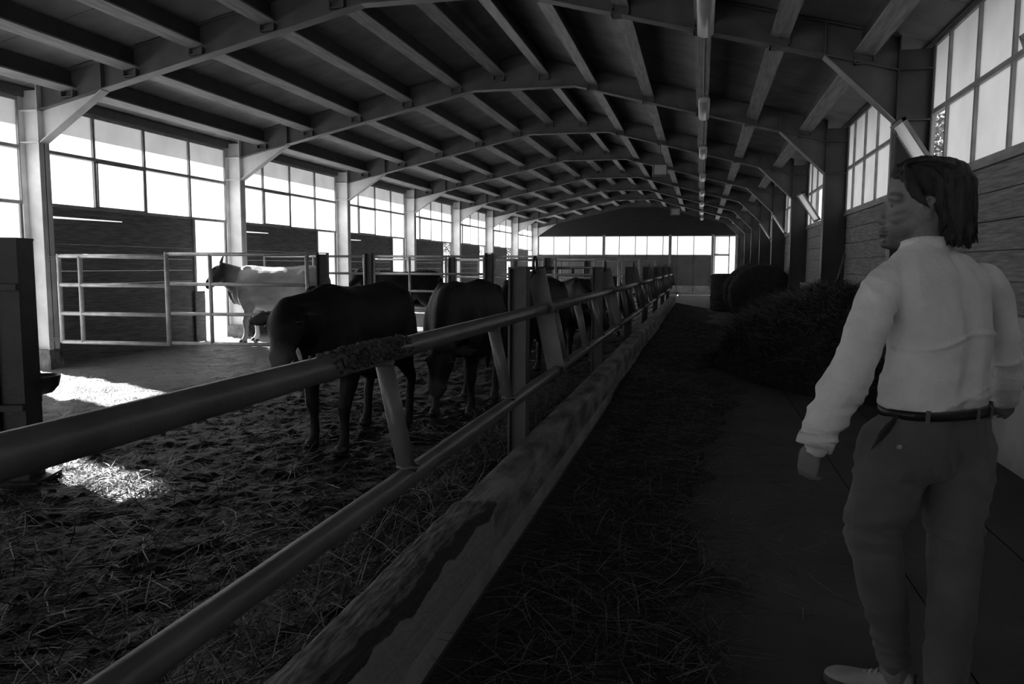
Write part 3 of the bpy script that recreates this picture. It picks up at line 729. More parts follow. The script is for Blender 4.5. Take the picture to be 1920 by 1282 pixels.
# fork handle leaning on the planks
T = empty('pitchfork', (1.90, 13.03, 0), label='long thin tool handle leaning on the planks behind the hay heap', cat='fork')
MB().tube([(0.0,0.0,0.55),(0.385,0.69,1.66)], 0.016, 8).build('handle', M['plankR'], T, True)
for q in (-0.05, 0.0, 0.05): MB().tube([(-0.87*q*0.0+q,-0.5*q,0.56),(q*1.5-0.03,-0.75*q-0.06,0.42),(q*1.5-0.05,-0.75*q-0.11,0.25)], 0.005, 6).build('tine', M['iron'], T, True)

# ================================================================ trees outside
def tree(x, y, h, r, n, label, seed):
    T = empty('yard_tree', (x, y, -0.1), label=label, cat='tree', group='trees outside the barn')
    r_ = np.random.default_rng(seed)
    MB().tube([(0,0,0),(0.1,0.05,h*0.3),(0.0,0.1,h*0.65),(0.05,0,h*0.9)], [0.17,0.13,0.08,0.02], 9).build('trunk', M['bark'], T, True)
    b = MB()
    for q in range(9):
        a = q*2.4; z = h*(0.35+0.05*q); b.tube([(0,0,z),(r*0.5*math.cos(a), r*0.5*math.sin(a), z+0.35*r),(r*0.85*math.cos(a), r*0.85*math.sin(a), z+0.45*r)], [0.05,0.03,0.01], 6)
    b.build('branch', M['bark'], T, True)
    d = r_.normal(0, 1, (n,3)); d /= np.linalg.norm(d, axis=1)[:,None]; rr = r*r_.uniform(0.15, 1.0, n)**0.5
    c = d*rr[:,None]*np.array([1,1,1.15]) + np.array([0,0,h*0.66]); c += 0.25*r_.normal(0,1,(n,3))
    u = r_.normal(0,1,(n,3)); u /= np.linalg.norm(u,axis=1)[:,None]; v = np.cross(u, r_.normal(0,1,(n,3))); v /= np.linalg.norm(v,axis=1)[:,None]
    s = r_.uniform(0.05, 0.11, n)[:,None]
    V = np.stack([c-u*s, c-v*s*0.6, c+u*s, c+v*s*0.6], 1).reshape(-1,3)
    me = bpy.data.meshes.new('foliage'); me.from_pydata(V.tolist(), [], [(4*i,4*i+1,4*i+2,4*i+3) for i in range(n)]); me.update(); me.materials.append(M['leaf'])
    inst('foliage', me, T, kind='stuff')
tree(8.2, 27.0, 8.0, 2.6, 5000, 'leafy tree seen through the open sash of the right wall', 1)
tree(9.6, 33.5, 9.0, 3.0, 5000, 'taller leafy tree outside the right wall, beyond the other', 2)
tree(-14.5, 56.0, 6.5, 2.4, 3500, 'leafy tree outside the far left windows', 3)
tree(-19.5, 60.0, 6.0, 2.2, 3000, 'smaller leafy tree beyond the far left windows', 4)

# ================================================================ bodies: lofted volumes fused into one skin
def spline(keys, sub):
    """Catmull-Rom through rows of numbers"""
    K = np.array(keys, float); n = len(K); out = []
    for i in range(n-1):
        p0, p1, p2, p3 = K[max(i-1,0)], K[i], K[i+1], K[min(i+2,n-1)]
        for t in np.linspace(0, 1, sub, endpoint=False):
            out.append(0.5*((2*p1) + (-p0+p2)*t + (2*p0-5*p1+4*p2-p3)*t*t + (-p0+3*p1-3*p2+p3)*t**3))
    out.append(K[-1]); return np.array(out)
def limb(b, keys, sub=4, n=14, side=(0,1,0), cap=True):
    """keys: x, y, z, half-width along side, half-width across"""
    S = spline(keys, sub); k = len(S); rg = []
    sd = Vector(side)
    for i in range(k):
        p = Vector(S[i,:3]); t = (Vector(S[min(i+1,k-1),:3]) - Vector(S[max(i-1,0),:3])).normalized()
        a = (sd - t*sd.dot(t))
        if a.length < 1e-3: a = t.orthogonal()
        a.normalize(); c = t.cross(a)
        rg.append([p + a*S[i,3]*math.cos(q) + c*S[i,4]*math.sin(q) for q in np.linspace(0, 2*math.pi, n+1)[:-1]])
    if cap:
        for e, s in ((0, -1), (-1, 1)):
            i = 0 if e == 0 else k-1
            p = Vector(S[i,:3]); t = (Vector(S[min(i+1,k-1),:3]) - Vector(S[max(i-1,0),:3])).normalized()*s
            r = min(S[i,3], S[i,4]); ext = []
            for f in (0.45, 0.75, 0.93):
                sc_ = math.sqrt(1-f*f); ext.append([p + (v-p)*sc_ + t*r*f for v in (rg[0] if e == 0 else rg[-1])][:] )
            if e == 0: head = ext[::-1]
            else: tail = ext
        rg = head + rg + tail
    b.rings(rg)
def fuse(b, name, material, voxel, smooth=4, parent=None, fn=None, **kw):
    me = b.mesh(name); bm = bmesh.new(); bm.from_mesh(me); bmesh.ops.recalc_face_normals(bm, faces=bm.faces[:]); bm.to_mesh(me); bm.free()
    o = bpy.data.objects.new(name, me); COL.objects.link(o)
    m = o.modifiers.new('r', 'REMESH'); m.mode = 'VOXEL'; m.voxel_size = voxel
    s = o.modifiers.new('s', 'SMOOTH'); s.factor = 0.5; s.iterations = smooth
    dg = bpy.context.evaluated_depsgraph_get()
    nm = bpy.data.meshes.new_from_object(o.evaluated_get(dg)); o.modifiers.clear(); o.data = nm; bpy.data.meshes.remove(me)
    nm.name = name
    if fn is not None:
        co = np.empty(len(nm.vertices)*3); nm.vertices.foreach_get('co', co); no = np.empty_like(co); nm.vertices.foreach_get('normal', no)
        co = co.reshape(-1,3); no = no.reshape(-1,3); co = co + no*fn(co, no)[:,None]; nm.vertices.foreach_set('co', co.reshape(-1))
    nm.materials.clear(); nm.materials.append(material); nm.update(); shade(o)
    if parent: o.parent = parent
    tag(o, **kw); return o

def coat(name, g, g2, scale, rough=0.55, belly=None):
    m = mat(name, g, rough, 0.3, scale, 0.35, 90, g2=g2, ramp=(0.4, 0.62), spec=0.3, stretch=(0.6,1,1))
    return m
M['black_coat'] = coat('black_hide', 0.012, 0.006, 3)
M['dark_coat'] = coat('dark_brown_hide', 0.03, 0.010, 2.2)
M['pale_coat'] = coat('pale_hide', 0.60, 0.30, 2.5)
def dark_points(m, x0, x1, g):
    # darker head and neck, as the animal is coloured
    nt = m.node_tree; N = nt.nodes; L = nt.links; b = N['Principled BSDF']; old = b.inputs['Base Color'].links[0].from_socket
    tc = N.new('ShaderNodeTexCoord'); sx = N.new('ShaderNodeSeparateXYZ'); L.new(tc.outputs['Object'], sx.inputs[0])
    mr = N.new('ShaderNodeMapRange'); mr.inputs['From Min'].default_value = x0; mr.inputs['From Max'].default_value = x1; L.new(sx.outputs['X'], mr.inputs['Value'])
    mx = N.new('ShaderNodeMix'); mx.data_type = 'RGBA'; L.new(mr.outputs[0], mx.inputs[0]); L.new(old, mx.inputs[6]); mx.inputs[7].default_value = (g,g,g,1); L.new(mx.outputs[2], b.inputs['Base Color'])
dark_points(M['pale_coat'], 0.55, 0.85, 0.06)
M['hoof'] = mat('hoof_horn', 0.02, 0.5, 0.3, 10)
M['horn'] = mat('horn', 0.25, 0.4, 0.3, 10)
M['eye'] = mat('wet_eye', 0.006, 0.08, 0.1, 5)
M['tagm'] = mat('ear_tag_plastic', 0.6, 0.4, 0.05, 5)
M['muzzle'] = mat('damp_muzzle', 0.10, 0.35, 0.4, 14, 0.3, 60)

def spot(m, point, r0, r1, g):
    # a differently coloured muzzle around the nose
    nt = m.node_tree; N = nt.nodes; L = nt.links; b = N['Principled BSDF']; old = b.inputs['Base Color'].links[0].from_socket
    tc = N.new('ShaderNodeTexCoord'); vm = N.new('ShaderNodeVectorMath'); vm.operation = 'DISTANCE'; L.new(tc.outputs['Object'], vm.inputs[0]); vm.inputs[1].default_value = point
    mr = N.new('ShaderNodeMapRange'); mr.inputs['From Min'].default_value = r1; mr.inputs['From Max'].default_value = r0; L.new(vm.outputs['Value'], mr.inputs['Value'])
    mx = N.new('ShaderNodeMix'); mx.data_type = 'RGBA'; L.new(mr.outputs[0], mx.inputs[0]); L.new(old, mx.inputs[6]); mx.inputs[7].default_value = (g,g,g,1); L.new(mx.outputs[2], b.inputs['Base Color'])
def cow(label, loc, heading, coat_, poll, nose, S=1.0, horns=False, headroll=0.0, tail=0.0, stride=0.0, muz=None, rumpw=1.0, tags=True, lying=False):
    """local axes: x forward, y left, z up; poll and nose are head points in those axes"""
    C = empty('cow', loc, math.atan2(heading[1], heading[0]), label=label, cat='cow', group='cattle in the pen')
    C.scale = (S, S, S)
    if muz:
        coat_ = coat_.copy(); spot(coat_, nose, 0.06, 0.15, muz)
    b = MB()
    # trunk with square hips, deep barrel and narrow brisket
    rows = [(-0.86,1.13,0.05,0.07,0.05),(-0.82,1.10,0.13,0.15,0.14),(-0.72,1.05,0.225,0.25,0.27),(-0.52,1.03,0.285,0.285,0.33),(-0.28,0.99,0.315,0.30,0.37),(0.0,0.955,0.345,0.325,0.41),(0.25,0.95,0.335,0.335,0.41),(0.45,0.98,0.28,0.33,0.40),(0.62,1.0,0.215,0.28,0.38),(0.74,0.98,0.14,0.21,0.30),(0.80,0.95,0.06,0.11,0.15)]
    R = spline(rows, 4); rg = []
    for x, z, wd, hu, hd in R:
        ring = []
        for q in np.linspace(0, 2*math.pi, 25)[:-1]:
            c, s_ = math.cos(q), math.sin(q); pw = 0.80 if s_ > 0 else 0.95
            yy = wd*math.copysign(abs(c)**pw, c); zz = (hu if s_ > 0 else hd)*math.copysign(abs(s_)**(0.92), s_)
            zz += (0.025*max(0, 1-abs(yy)/0.08) if s_ > 0 else 0)          # spine
            ring.append(Vector((x, yy, z+zz)))
        rg.append(ring)
    b.rings(rg)
    for s in (1, -1):                                                      # hook bones and shoulder blades
        limb(b, [(-0.60,s*0.16,1.23,0.05,0.05),(-0.50,s*0.22,1.20,0.06,0.06),(-0.40,s*0.20,1.15,0.05,0.05)], 3, 10)
        limb(b, [(0.50,s*0.10,1.27,0.05,0.09),(0.50,s*0.19,1.05,0.075,0.13),(0.50,s*0.21,0.80,0.09,0.13),(0.46,s*0.20,0.62,0.075,0.10)], 3, 12)
    # neck and head
    pl = Vector(poll); ns = Vector(nose); hd = (ns-pl).normalized()
    sd = Vector((0,1,0)); sd = (sd - hd*sd.dot(hd)).normalized()
    if headroll: sd = Matrix.Rotation(headroll, 3, hd) @ sd
    nb = Vector((0.55,0,1.08)); mid = nb.lerp(pl, 0.5) + Vector((0.02,0,-0.02))
    limb(b, [(nb.x-0.12,0,nb.z-0.06,0.19,0.30),(nb.x+0.05,0,nb.z-0.05,0.165,0.27),(mid.x,mid.y,mid.z-0.03,0.14,0.22),(pl.x,pl.y,pl.z-0.04,0.115,0.165)], 4, 16)
    L_ = (ns-pl).length; fn_ = sd.cross(hd)                                # fn_: out of the forehead
    if fn_.z < 0 and abs(hd.z) < 0.8: fn_ = -fn_
    if abs(hd.z) >= 0.8 and fn_.x < 0: fn_ = -fn_
    def hp(t, o_=0.0): p = pl + hd*L_*t + fn_*o_; return (p.x, p.y, p.z)
    hk_ = [(*hp(-0.10,-0.02),0.085,0.085),(*hp(0.02,-0.01),0.125,0.11),(*hp(0.22,-0.015),0.135,0.125),(*hp(0.40,-0.02),0.125,0.125),(*hp(0.60,-0.02),0.10,0.105),(*hp(0.80,-0.015),0.090,0.085),(*hp(0.94,-0.01),0.094,0.078),(*hp(1.03,-0.012),0.072,0.058)]
    limb(b, hk_, 4, 18, tuple(sd))
    for s in (1,-1):
        e0 = pl + sd*s*0.11 + hd*0.02 - fn_*0.01
        out = (sd*s*1.0 - hd*0.22 - fn_*0.12).normalized()
        p = [e0, e0+out*0.07, e0+out*0.15, e0+out*0.24]
        dn = hd
        # ears: narrow root, broad cup, pointed tip
        S_ = spline([(*p[0],0.022,0.024),(*p[1],0.058,0.020),(*(p[2]+dn*0.015),0.066,0.016),(*(p[3]+dn*0.03),0.016,0.008)], 4)
        rr = []
        for i in range(len(S_)):
            q0 = Vector(S_[i,:3]); rr.append([q0 + dn*S_[i,3]*math.cos(q) + fn_*S_[i,4]*math.sin(q) for q in np.linspace(0, 2*math.pi, 13)[:-1]])
        b.rings(rr)
        br = pl + hd*L_*0.27 + sd*s*0.098 + fn_*0.045                      # brow ridge
        limb(b, [(*(br-hd*0.04),0.02,0.02),(*br,0.034,0.03),(*(br+hd*0.05),0.02,0.02)], 3, 10)
        nn = pl + hd*L_*0.93 + sd*s*0.05 + fn_*0.022
        limb(b, [(*(nn-hd*0.03),0.02,0.02),(*nn,0.026,0.026),(*(nn+hd*0.02),0.018,0.018)], 3, 10)
    jw = pl + hd*L_*0.75 - fn_*0.075                                       # lower jaw
    limb(b, [(*(pl+hd*L_*0.25-fn_*0.10),0.05,0.05),(*jw,0.045,0.04),(*(pl+hd*L_*0.95-fn_*0.055),0.045,0.03)], 4, 12)
    limb(b, [(0.72,0,0.70,0.035,0.08),(0.80,0,0.86,0.028,0.08),(mid.x+0.02,mid.y,mid.z-0.20,0.022,0.05)], 4, 10)   # dewlap
    # legs
    f1 = stride
    for s in (1,-1):
        dx = f1*s*0.12
        limb(b, [(0.47,s*0.19,0.80,0.095,0.14),(0.44+dx*0.2,s*0.185,0.60,0.078,0.10),(0.47+dx*0.5,s*0.175,0.44,0.058,0.062),(0.48+dx*0.7,s*0.17,0.36,0.056,0.060),(0.47+dx*0.9,s*0.17,0.24,0.038,0.040),(0.47+dx,s*0.17,0.12,0.040,0.043),(0.49+dx,s*0.17,0.07,0.045,0.048),(0.51+dx,s*0.17,0.015,0.052,0.06)], 4, 14)
        dx = -f1*s*0.14
        limb(b, [(-0.52,s*0.17,1.02,0.13,0.22),(-0.47,s*0.21,0.84,0.125,0.22),(-0.46+dx*0.2,s*0.215,0.70,0.10,0.16),(-0.56+dx*0.5,s*0.20,0.55,0.062,0.085),(-0.655+dx*0.7,s*0.19,0.44,0.045,0.060),(-0.63+dx*0.9,s*0.185,0.34,0.042,0.046),(-0.61+dx,s*0.18,0.14,0.040,0.044),(-0.59+dx,s*0.18,0.07,0.046,0.05),(-0.565+dx,s*0.18,0.015,0.052,0.06)], 4, 14)
    # tail with a switch, udder
    limb(b, [(-0.80,0,1.20,0.045,0.04),(-0.89,tail*0.2,1.10,0.032,0.03),(-0.92,tail*0.5,0.85,0.022,0.022),(-0.91,tail*0.8,0.60,0.022,0.022),(-0.90,tail,0.45,0.045,0.035),(-0.90,tail,0.30,0.02,0.02)], 4, 10)
    limb(b, [(-0.20,0,0.56,0.13,0.06),(-0.35,0,0.55,0.16,0.10),(-0.48,0,0.62,0.12,0.10)], 3, 12)
    fuse(b, 'body', coat_, 0.017, 3, C, lambda co, no: 0.004*np.array([noise.noise(Vector(c)*9) for c in co]))
    for s in (1,-1):
        e = pl + hd*L_*0.31 + sd*s*0.122 + fn_*0.035
        rg = [[Vector(e) + Vector((0.021*math.cos(q)*math.sin(v), 0.021*math.sin(q)*math.sin(v), 0.021*math.cos(v))) for q in np.linspace(0,2*math.pi,11)[:-1]] for v in np.linspace(0.15, 3.0, 7)]
        MB().rings(rg).build('eye', M['eye'], C, True)
        if tags and s > 0:
            tg = pl + sd*s*0.22 + hd*0.085 - fn_*0.06
            m4 = Matrix.Translation(tg) @ Matrix(((sd.x,hd.x,fn_.x,0),(sd.y,hd.y,fn_.y,0),(sd.z,hd.z,fn_.z,0),(0,0,0,1)))
            MB().box((-0.022,-0.03,0.018),(0.022,0.03,0.022), m4).build('ear_tag', M['tagm'], C)
        if horns:
            h0 = pl + sd*s*0.075 - hd*0.05 + fn_*0.02
            MB().tube([h0, h0+sd*s*0.07-hd*0.03, h0+sd*s*0.12-hd*0.09, h0+sd*s*0.12-hd*0.16], [0.024,0.021,0.014,0.004], 9).build('horn', M['horn'], C, True)
    # hooves
    for fx, fy in ((0.52,0.17),(0.52,-0.17),(-0.555,0.18),(-0.555,-0.18)):
        dx = f1*math.copysign(1,fy)*(0.12 if fx > 0 else -0.14)
        rg = []
        for z, r in ((0.0,0.062),(0.03,0.06),(0.06,0.05)):
            rg.append([Vector((fx+dx+r*1.15*math.cos(q), fy+r*0.92*math.sin(q)*(0.85 if abs(math.cos(q)) < 0.3 else 1), z)) for q in np.linspace(0,2*math.pi,15)[:-1]])
        MB().rings(rg).build('hoof', M['hoof'], C, True)
    if False:
        p = pl + hd*L_*0.985
        rg = []
        for t, r in ((-0.05,0.5),(-0.03,0.95),(0.0,1.02),(0.03,0.9),(0.05,0.5)):
            rg.append([p + hd*t + sd*0.084*r*math.cos(q) + fn_*(0.064*r*math.sin(q)-0.01) for q in np.linspace(0,2*math.pi,15)[:-1]])
        MB().rings(rg).build('muzzle', muz, C, True)
    return C
cow('black cow standing at the muck-crusted barrier, ear out sideways', (-2.80, 6.02, 0), (-0.06, -1), M['black_coat'], (0.98, -0.03, 1.13), (1.22, 0.05, 0.80), 0.98, stride=0.5, tail=0.1, muz=0.10, tags=False)
cow('dark brown cow lowering its head to the bedding beside the first fence post', (-2.33, 7.65, 0), (0.02, -1), M['dark_coat'], (1.00, 0.05, 0.72), (1.08, 0.02, 0.33), 0.98, stride=-0.4, muz=0.05, tags=False)
cow('dark cow standing close behind the head-down brown cow', (-2.15, 10.0, 0), (-0.25, -1), M['black_coat'], (1.0, 0.1, 0.85), (1.15, 0.2, 0.45), 0.97)
cow('black cow with a pale ear tag beyond the first fence post', (-1.85, 12.1, 0), (0.25, -1), M['black_coat'], (1.05, 0.15, 0.98), (1.25, 0.28, 0.60), 0.95, stride=0.3)
cow('pale horned cow in sunlight behind the pipe gates', (-7.72, 13.2, 0), (-0.972, -0.24), M['pale_coat'], (0.93, 0.14, 1.27), (1.04, 0.42, 1.00), 1.08, horns=True, stride=0.4, muz=0.012)
cow('dark cow standing in the pen behind the second cross fence', (-6.7, 17.0, 0), (-0.9, -0.45), M['black_coat'], (1.0, 0.15, 1.28), (1.2, 0.38, 1.02), 1.0)
cow('dark cow with its head down at the feed fence far along the kerb', (-1.95, 16.6, 0), (0.35, -1), M['dark_coat'], (1.03, 0.1, 0.85), (1.15, 0.25, 0.42), 0.95)

# ================================================================ the man walking down the aisle
def weave(name, g, rough=0.85, scale=420, strength=0.25, var=0.12):
    m = mat(name, g, rough, var, 7, 0.0); nt = m.node_tree; N = nt.nodes; L = nt.links; b = N['Principled BSDF']
    tc = N.new('ShaderNodeTexCoord'); mp = N.new('ShaderNodeMapping'); mp.inputs['Rotation'].default_value = (0.3, 0.5, 0.785)
    vo = N.new('ShaderNodeTexVoronoi'); vo.inputs['Scale'].default_value = scale; vo.feature = 'F1'
    nz_ = N.new('ShaderNodeTexNoise'); nz_.inputs['Scale'].default_value = 26; nz_.inputs['Detail'].default_value = 4
    L.new(tc.outputs['Object'], mp.inputs[0]); L.new(mp.outputs[0], vo.inputs['Vector']); L.new(tc.outputs['Object'], nz_.inputs['Vector'])
    ad = N.new('ShaderNodeMath'); ad.operation = 'MULTIPLY_ADD'; ad.inputs[1].default_value = 0.35; L.new(vo.outputs['Distance'], ad.inputs[0]); L.new(nz_.outputs['Fac'], ad.inputs[2])
    bp = N.new('ShaderNodeBump'); bp.inputs['Strength'].default_value = strength; bp.inputs['Distance'].default_value = 0.01
    L.new(ad.outputs[0], bp.inputs['Height']); L.new(bp.outputs[0], b.inputs['Normal'])
    b.inputs['Sheen Weight'].default_value = 0.15
    return m
M['shirt'] = weave('white_cotton', 0.80, scale=170, strength=0.5)
M['trouser'] = weave('washed_chino', 0.115, scale=500, strength=0.3, var=0.2)
M['skin'] = mat('skin', 0.20, 0.5, 0.15, 12, 0.12, 90)
M['hairm'] = mat('dark_hair', 0.010, 0.42, 0.5, 60, 0.5, 160, stretch=(3,3,0.4))
M['stubble'] = mat('beard_stubble', 0.075, 0.7, 0.4, 80, 0.4, 200)
M['leather'] = mat('black_leather', 0.012, 0.4, 0.3, 30, 0.1, 80)
M['shoe'] = mat('pale_suede', 0.36, 0.7, 0.15, 20, 0.15, 120)
M['eyewhite'] = mat('eye_white', 0.22, 0.2, 0.05, 5)
M['sole'] = mat('shoe_sole', 0.08, 0.7, 0.2, 20)

MAN = empty('person', (0.77, 2.9, 0), yaw, label='man in a pale long-sleeved shirt and belted trousers walking away, head turned aside', cat='person')
TH = math.radians(24)                                  # the torso heads a little to the side of the aisle
ACR = Vector((math.cos(TH), math.sin(TH), 0)); FWD = Vector((-math.sin(TH), math.cos(TH), 0))
def torso(b, rows, grow=0.0, n=28, sub=4):
    S = spline(rows, sub); rg = []
    for x, y, z, hw, dp in S:
        a = math.sqrt(max(1e-6, hw*hw - (dp*math.sin(TH))**2))/math.cos(TH) + grow; d = dp + grow
        ring = []
        for q in np.linspace(0, 2*math.pi, n+1)[:-1]:
            c, s = math.cos(q), math.sin(q)
            e = math.copysign(abs(c)**0.85, c)*a; f = math.copysign(abs(s)**0.85, s)*d
            f += 0.014*math.exp(-(e/0.03)**2) * (1 if s < 0 else 0)   # furrow of the spine
            ring.append(Vector((x, y, z)) + ACR*e + FWD*f)
        rg.append(ring)
    b.rings(rg)
T_ROWS = [(-0.0197, 0.0232, 1.5427, 0.0706, 0.058), (-0.0178, 0.0208, 1.5175, 0.0905, 0.066), (-0.014, 0.0183, 1.4923, 0.1267, 0.082), (-0.0003, 0.0194, 1.4527, 0.1778, 0.1), (0.0117, 0.0192, 1.3984, 0.2017, 0.112), (0.0239, 0.0153, 1.3078, 0.193, 0.122), (0.0271, -0.0004, 1.1995, 0.1799, 0.128), (0.0112, -0.0209, 1.0923, 0.1865, 0.124), (0.0016, -0.0326, 1.0246, 0.2006, 0.126), (0.0008, -0.04, 1.0003, 0.1984, 0.122), (0.0045, -0.0417, 0.9824, 0.1912, 0.117)]
H_ROWS = [(0.0062, -0.0407, 0.9931, 0.1894, 0.115), (-0.0008, -0.0458, 0.941, 0.2038, 0.122), (-0.0131, -0.0511, 0.8871, 0.2201, 0.13), (-0.0273, -0.0572, 0.8242, 0.2273, 0.132), (-0.0325, -0.0622, 0.7739, 0.2255, 0.115), (-0.0288, -0.0643, 0.7524, 0.1894, 0.09)]
LARM = [(-0.1599, -0.03, 1.4094, 0.0642), (-0.2119, -0.0556, 1.3532, 0.0672), (-0.2595, -0.0858, 1.2507, 0.065), (-0.3043, -0.111, 1.1475, 0.0646), (-0.3479, -0.125, 1.056, 0.0714), (-0.3894, -0.1325, 0.9795, 0.0662), (-0.4205, -0.1382, 0.9204, 0.0592), (-0.4326, -0.1413, 0.8892, 0.0557)]
RARM = [(0.2158, 0.0898, 1.4015, 0.0672), (0.2733, 0.1025, 1.3265, 0.062), (0.319, 0.1214, 1.2119, 0.0551), (0.3519, 0.1412, 1.1061, 0.0519), (0.3737, 0.1733, 1.0237, 0.0487), (0.3973, 0.2091, 0.9783, 0.0454)]
LLEG = [(-0.1405, -0.0654, 0.844, 0.1186), (-0.1678, -0.0946, 0.751, 0.1123), (-0.2066, -0.1325, 0.6712, 0.1005), (-0.2473, -0.1594, 0.6023, 0.0874), (-0.2217, -0.1489, 0.5045, 0.0776), (-0.1959, -0.139, 0.4, 0.0746), (-0.1681, -0.1293, 0.294, 0.0644), (-0.1448, -0.1294, 0.1912, 0.0557), (-0.1374, -0.1344, 0.1394, 0.0521)]
RLEG = [(0.0923, -0.0358, 0.838, 0.1163), (0.0756, -0.0758, 0.7377, 0.1078), (0.0425, -0.1253, 0.6428, 0.0938), (0.024, -0.163, 0.5652, 0.0857), (-0.0001, -0.2119, 0.4762, 0.0775), (-0.0275, -0.2605, 0.3906, 0.0712), (-0.0597, -0.3104, 0.2916, 0.0667), (-0.0909, -0.3504, 0.1912, 0.0626), (-0.1054, -0.3727, 0.1176, 0.0589)]

# head frame: face turned to his left, slightly away from us
HA = math.radians(22); HF = Vector((-math.cos(HA), math.sin(HA), 0)); HS = Vector((-math.sin(HA), -math.cos(HA), 0)); HC = Vector((-0.0249, 0.0494, 1.6555))   # HS: his left side, towards us
def hpnt(f, s, z): return HC + HF*f + HS*s + Vector((0,0,z))
def headform(b):
    # z, front, back, half-width, squareness of the face
    rows = [(0.148,0.035,-0.045,0.030),(0.142,0.065,-0.080,0.052),(0.120,0.095,-0.108,0.070),(0.085,0.112,-0.122,0.078),(0.045,0.116,-0.124,0.080),(0.022,0.119,-0.121,0.079),(0.0,0.113,-0.115,0.078),(-0.03,0.116,-0.104,0.077),(-0.06,0.119,-0.088,0.073),(-0.085,0.118,-0.07,0.068),(-0.105,0.117,-0.045,0.060),(-0.125,0.115,-0.015,0.050),(-0.140,0.108,0.02,0.036),(-0.147,0.096,0.045,0.020)]
    S = spline([(r[0],r[1],r[2],r[3],0) for r in rows], 3); rg = []
    for z, fr, bk, hw, _ in S:
        ring = []
        for q in np.linspace(0, 2*math.pi, 33)[:-1]:
            c, s = math.cos(q), math.sin(q)
            f = (fr+bk)/2 + (fr-bk)/2*math.copysign(abs(c)**(0.95 if c > 0 else 1.0), c)
            w_ = hw*math.copysign(abs(s)**0.9, s)*(1 - 0.12*max(0, c)**3)
            ring.append(hpnt(f, w_, z))
        rg.append(ring)
    b.rings(rg)
    l = lambda keys, n=10: limb(b, [(*hpnt(k[0],k[1],k[2]),k[3],k[4]) for k in keys], 4, n, tuple(HS))
    l([(0.104,0,0.030,0.014,0.014),(0.116,0,0.004,0.014,0.014),(0.130,0,-0.024,0.017,0.015),(0.136,0,-0.038,0.019,0.015),(0.122,0,-0.050,0.020,0.012)], 14)    # nose
    for s in (1,-1):
        l([(0.100,s*0.016,0.030,0.016,0.012),(0.101,s*0.035,0.033,0.018,0.013),(0.082,s*0.060,0.028,0.016,0.014)])           # brow
        l([(0.090,s*0.036,-0.038,0.022,0.02),(0.076,s*0.048,-0.036,0.024,0.022),(0.045,s*0.058,-0.026,0.018,0.02)])         # cheekbone
        l([(0.126,s*0.014,-0.043,0.009,0.009),(0.118,s*0.016,-0.045,0.009,0.009)])                                          # nostril wing
        # ear: rim, bowl, lobe
        e0 = (-0.004, s*0.080, -0.008)
        rim = [(-0.002+0.022*math.cos(t), s*(0.083+0.008*math.sin(t*0.5)), -0.008+0.034*math.sin(t)) for t in np.linspace(-1.9, 2.6, 12)]
        l([(p[0]-0.008,p[1],p[2],0.0055,0.0055) for p in rim], 8)
        l([(-0.006,s*0.077,0.016,0.006,0.014),(-0.008,s*0.080,-0.008,0.007,0.018),(-0.002,s*0.079,-0.034,0.007,0.011)])
        l([(0.070,s*0.034,-0.122,0.018,0.020),(0.025,s*0.050,-0.106,0.018,0.022),(0.0,s*0.057,-0.065,0.016,0.022)])             # jaw
    l([(0.116,-0.024,-0.078,0.010,0.006),(0.128,0,-0.076,0.013,0.0075),(0.116,0.024,-0.078,0.010,0.006)])                 # upper lip
    l([(0.114,-0.020,-0.092,0.010,0.006),(0.126,0,-0.092,0.013,0.0085),(0.114,0.020,-0.092,0.010,0.006)])                 # lower lip
    l([(0.104,-0.016,-0.128,0.015,0.013),(0.116,0,-0.126,0.017,0.015),(0.104,0.016,-0.128,0.015,0.013)])                  # chin

def hand(b, wrist, down, palm, curl, flip, spread=1.0, scale=1.0):
    """wrist point, finger direction, palm normal; thumb on the flip side"""
    d = Vector(down).normalized(); p = Vector(palm); p = (p - d*p.dot(d)).normalized(); t = d.cross(p).normalized()*flip
    W = Vector(wrist); k = scale
    def q(a, s, o): return W + d*a*k + t*s*k + p*o*k
    limb(b, [(*q(-0.02,0,0),0.029*k,0.021*k),(*q(0.015,0,0.0),0.031*k,0.019*k),(*q(0.05,0.002,0.0),0.041*k,0.017*k),(*q(0.088,0.0,0.004),0.041*k,0.014*k)], 4, 14, tuple(t))
    for s, ln, w_ in ((0.030,0.074,0.0092),(0.010,0.083,0.0096),(-0.011,0.077,0.0092),(-0.030,0.060,0.0082)):
        base = q(0.085, s, 0.004); pts = [base]; ang = curl[0]; cur = base
        for seg, inc in ((0.42, curl[1]), (0.32, curl[2]), (0.26, 0)):
            dr = d*math.cos(ang) + p*math.sin(ang) + t*s*0.9*spread
            cur = cur + dr.normalized()*ln*seg*k; pts.append(cur); ang += inc
        b0 = q(0.062, s*0.9, 0.002)
        limb(b, [(*b0,w_*1.05*k,w_*k)] + [(*pp, w_*(1.0-0.08*i)*k, w_*(0.98-0.09*i)*k) for i, pp in enumerate(pts)], 4, 10, tuple(t))
    th = [q(0.012,0.022,0.008), q(0.038,0.044,0.020), q(0.066,0.050,0.032), q(0.090,0.044,0.040)]
    limb(b, [(*th[0],0.016*k,0.015*k),(*th[1],0.0125*k,0.012*k),(*th[2],0.0108*k,0.010*k),(*th[3],0.0085*k,0.008*k)], 4, 10, tuple(t))

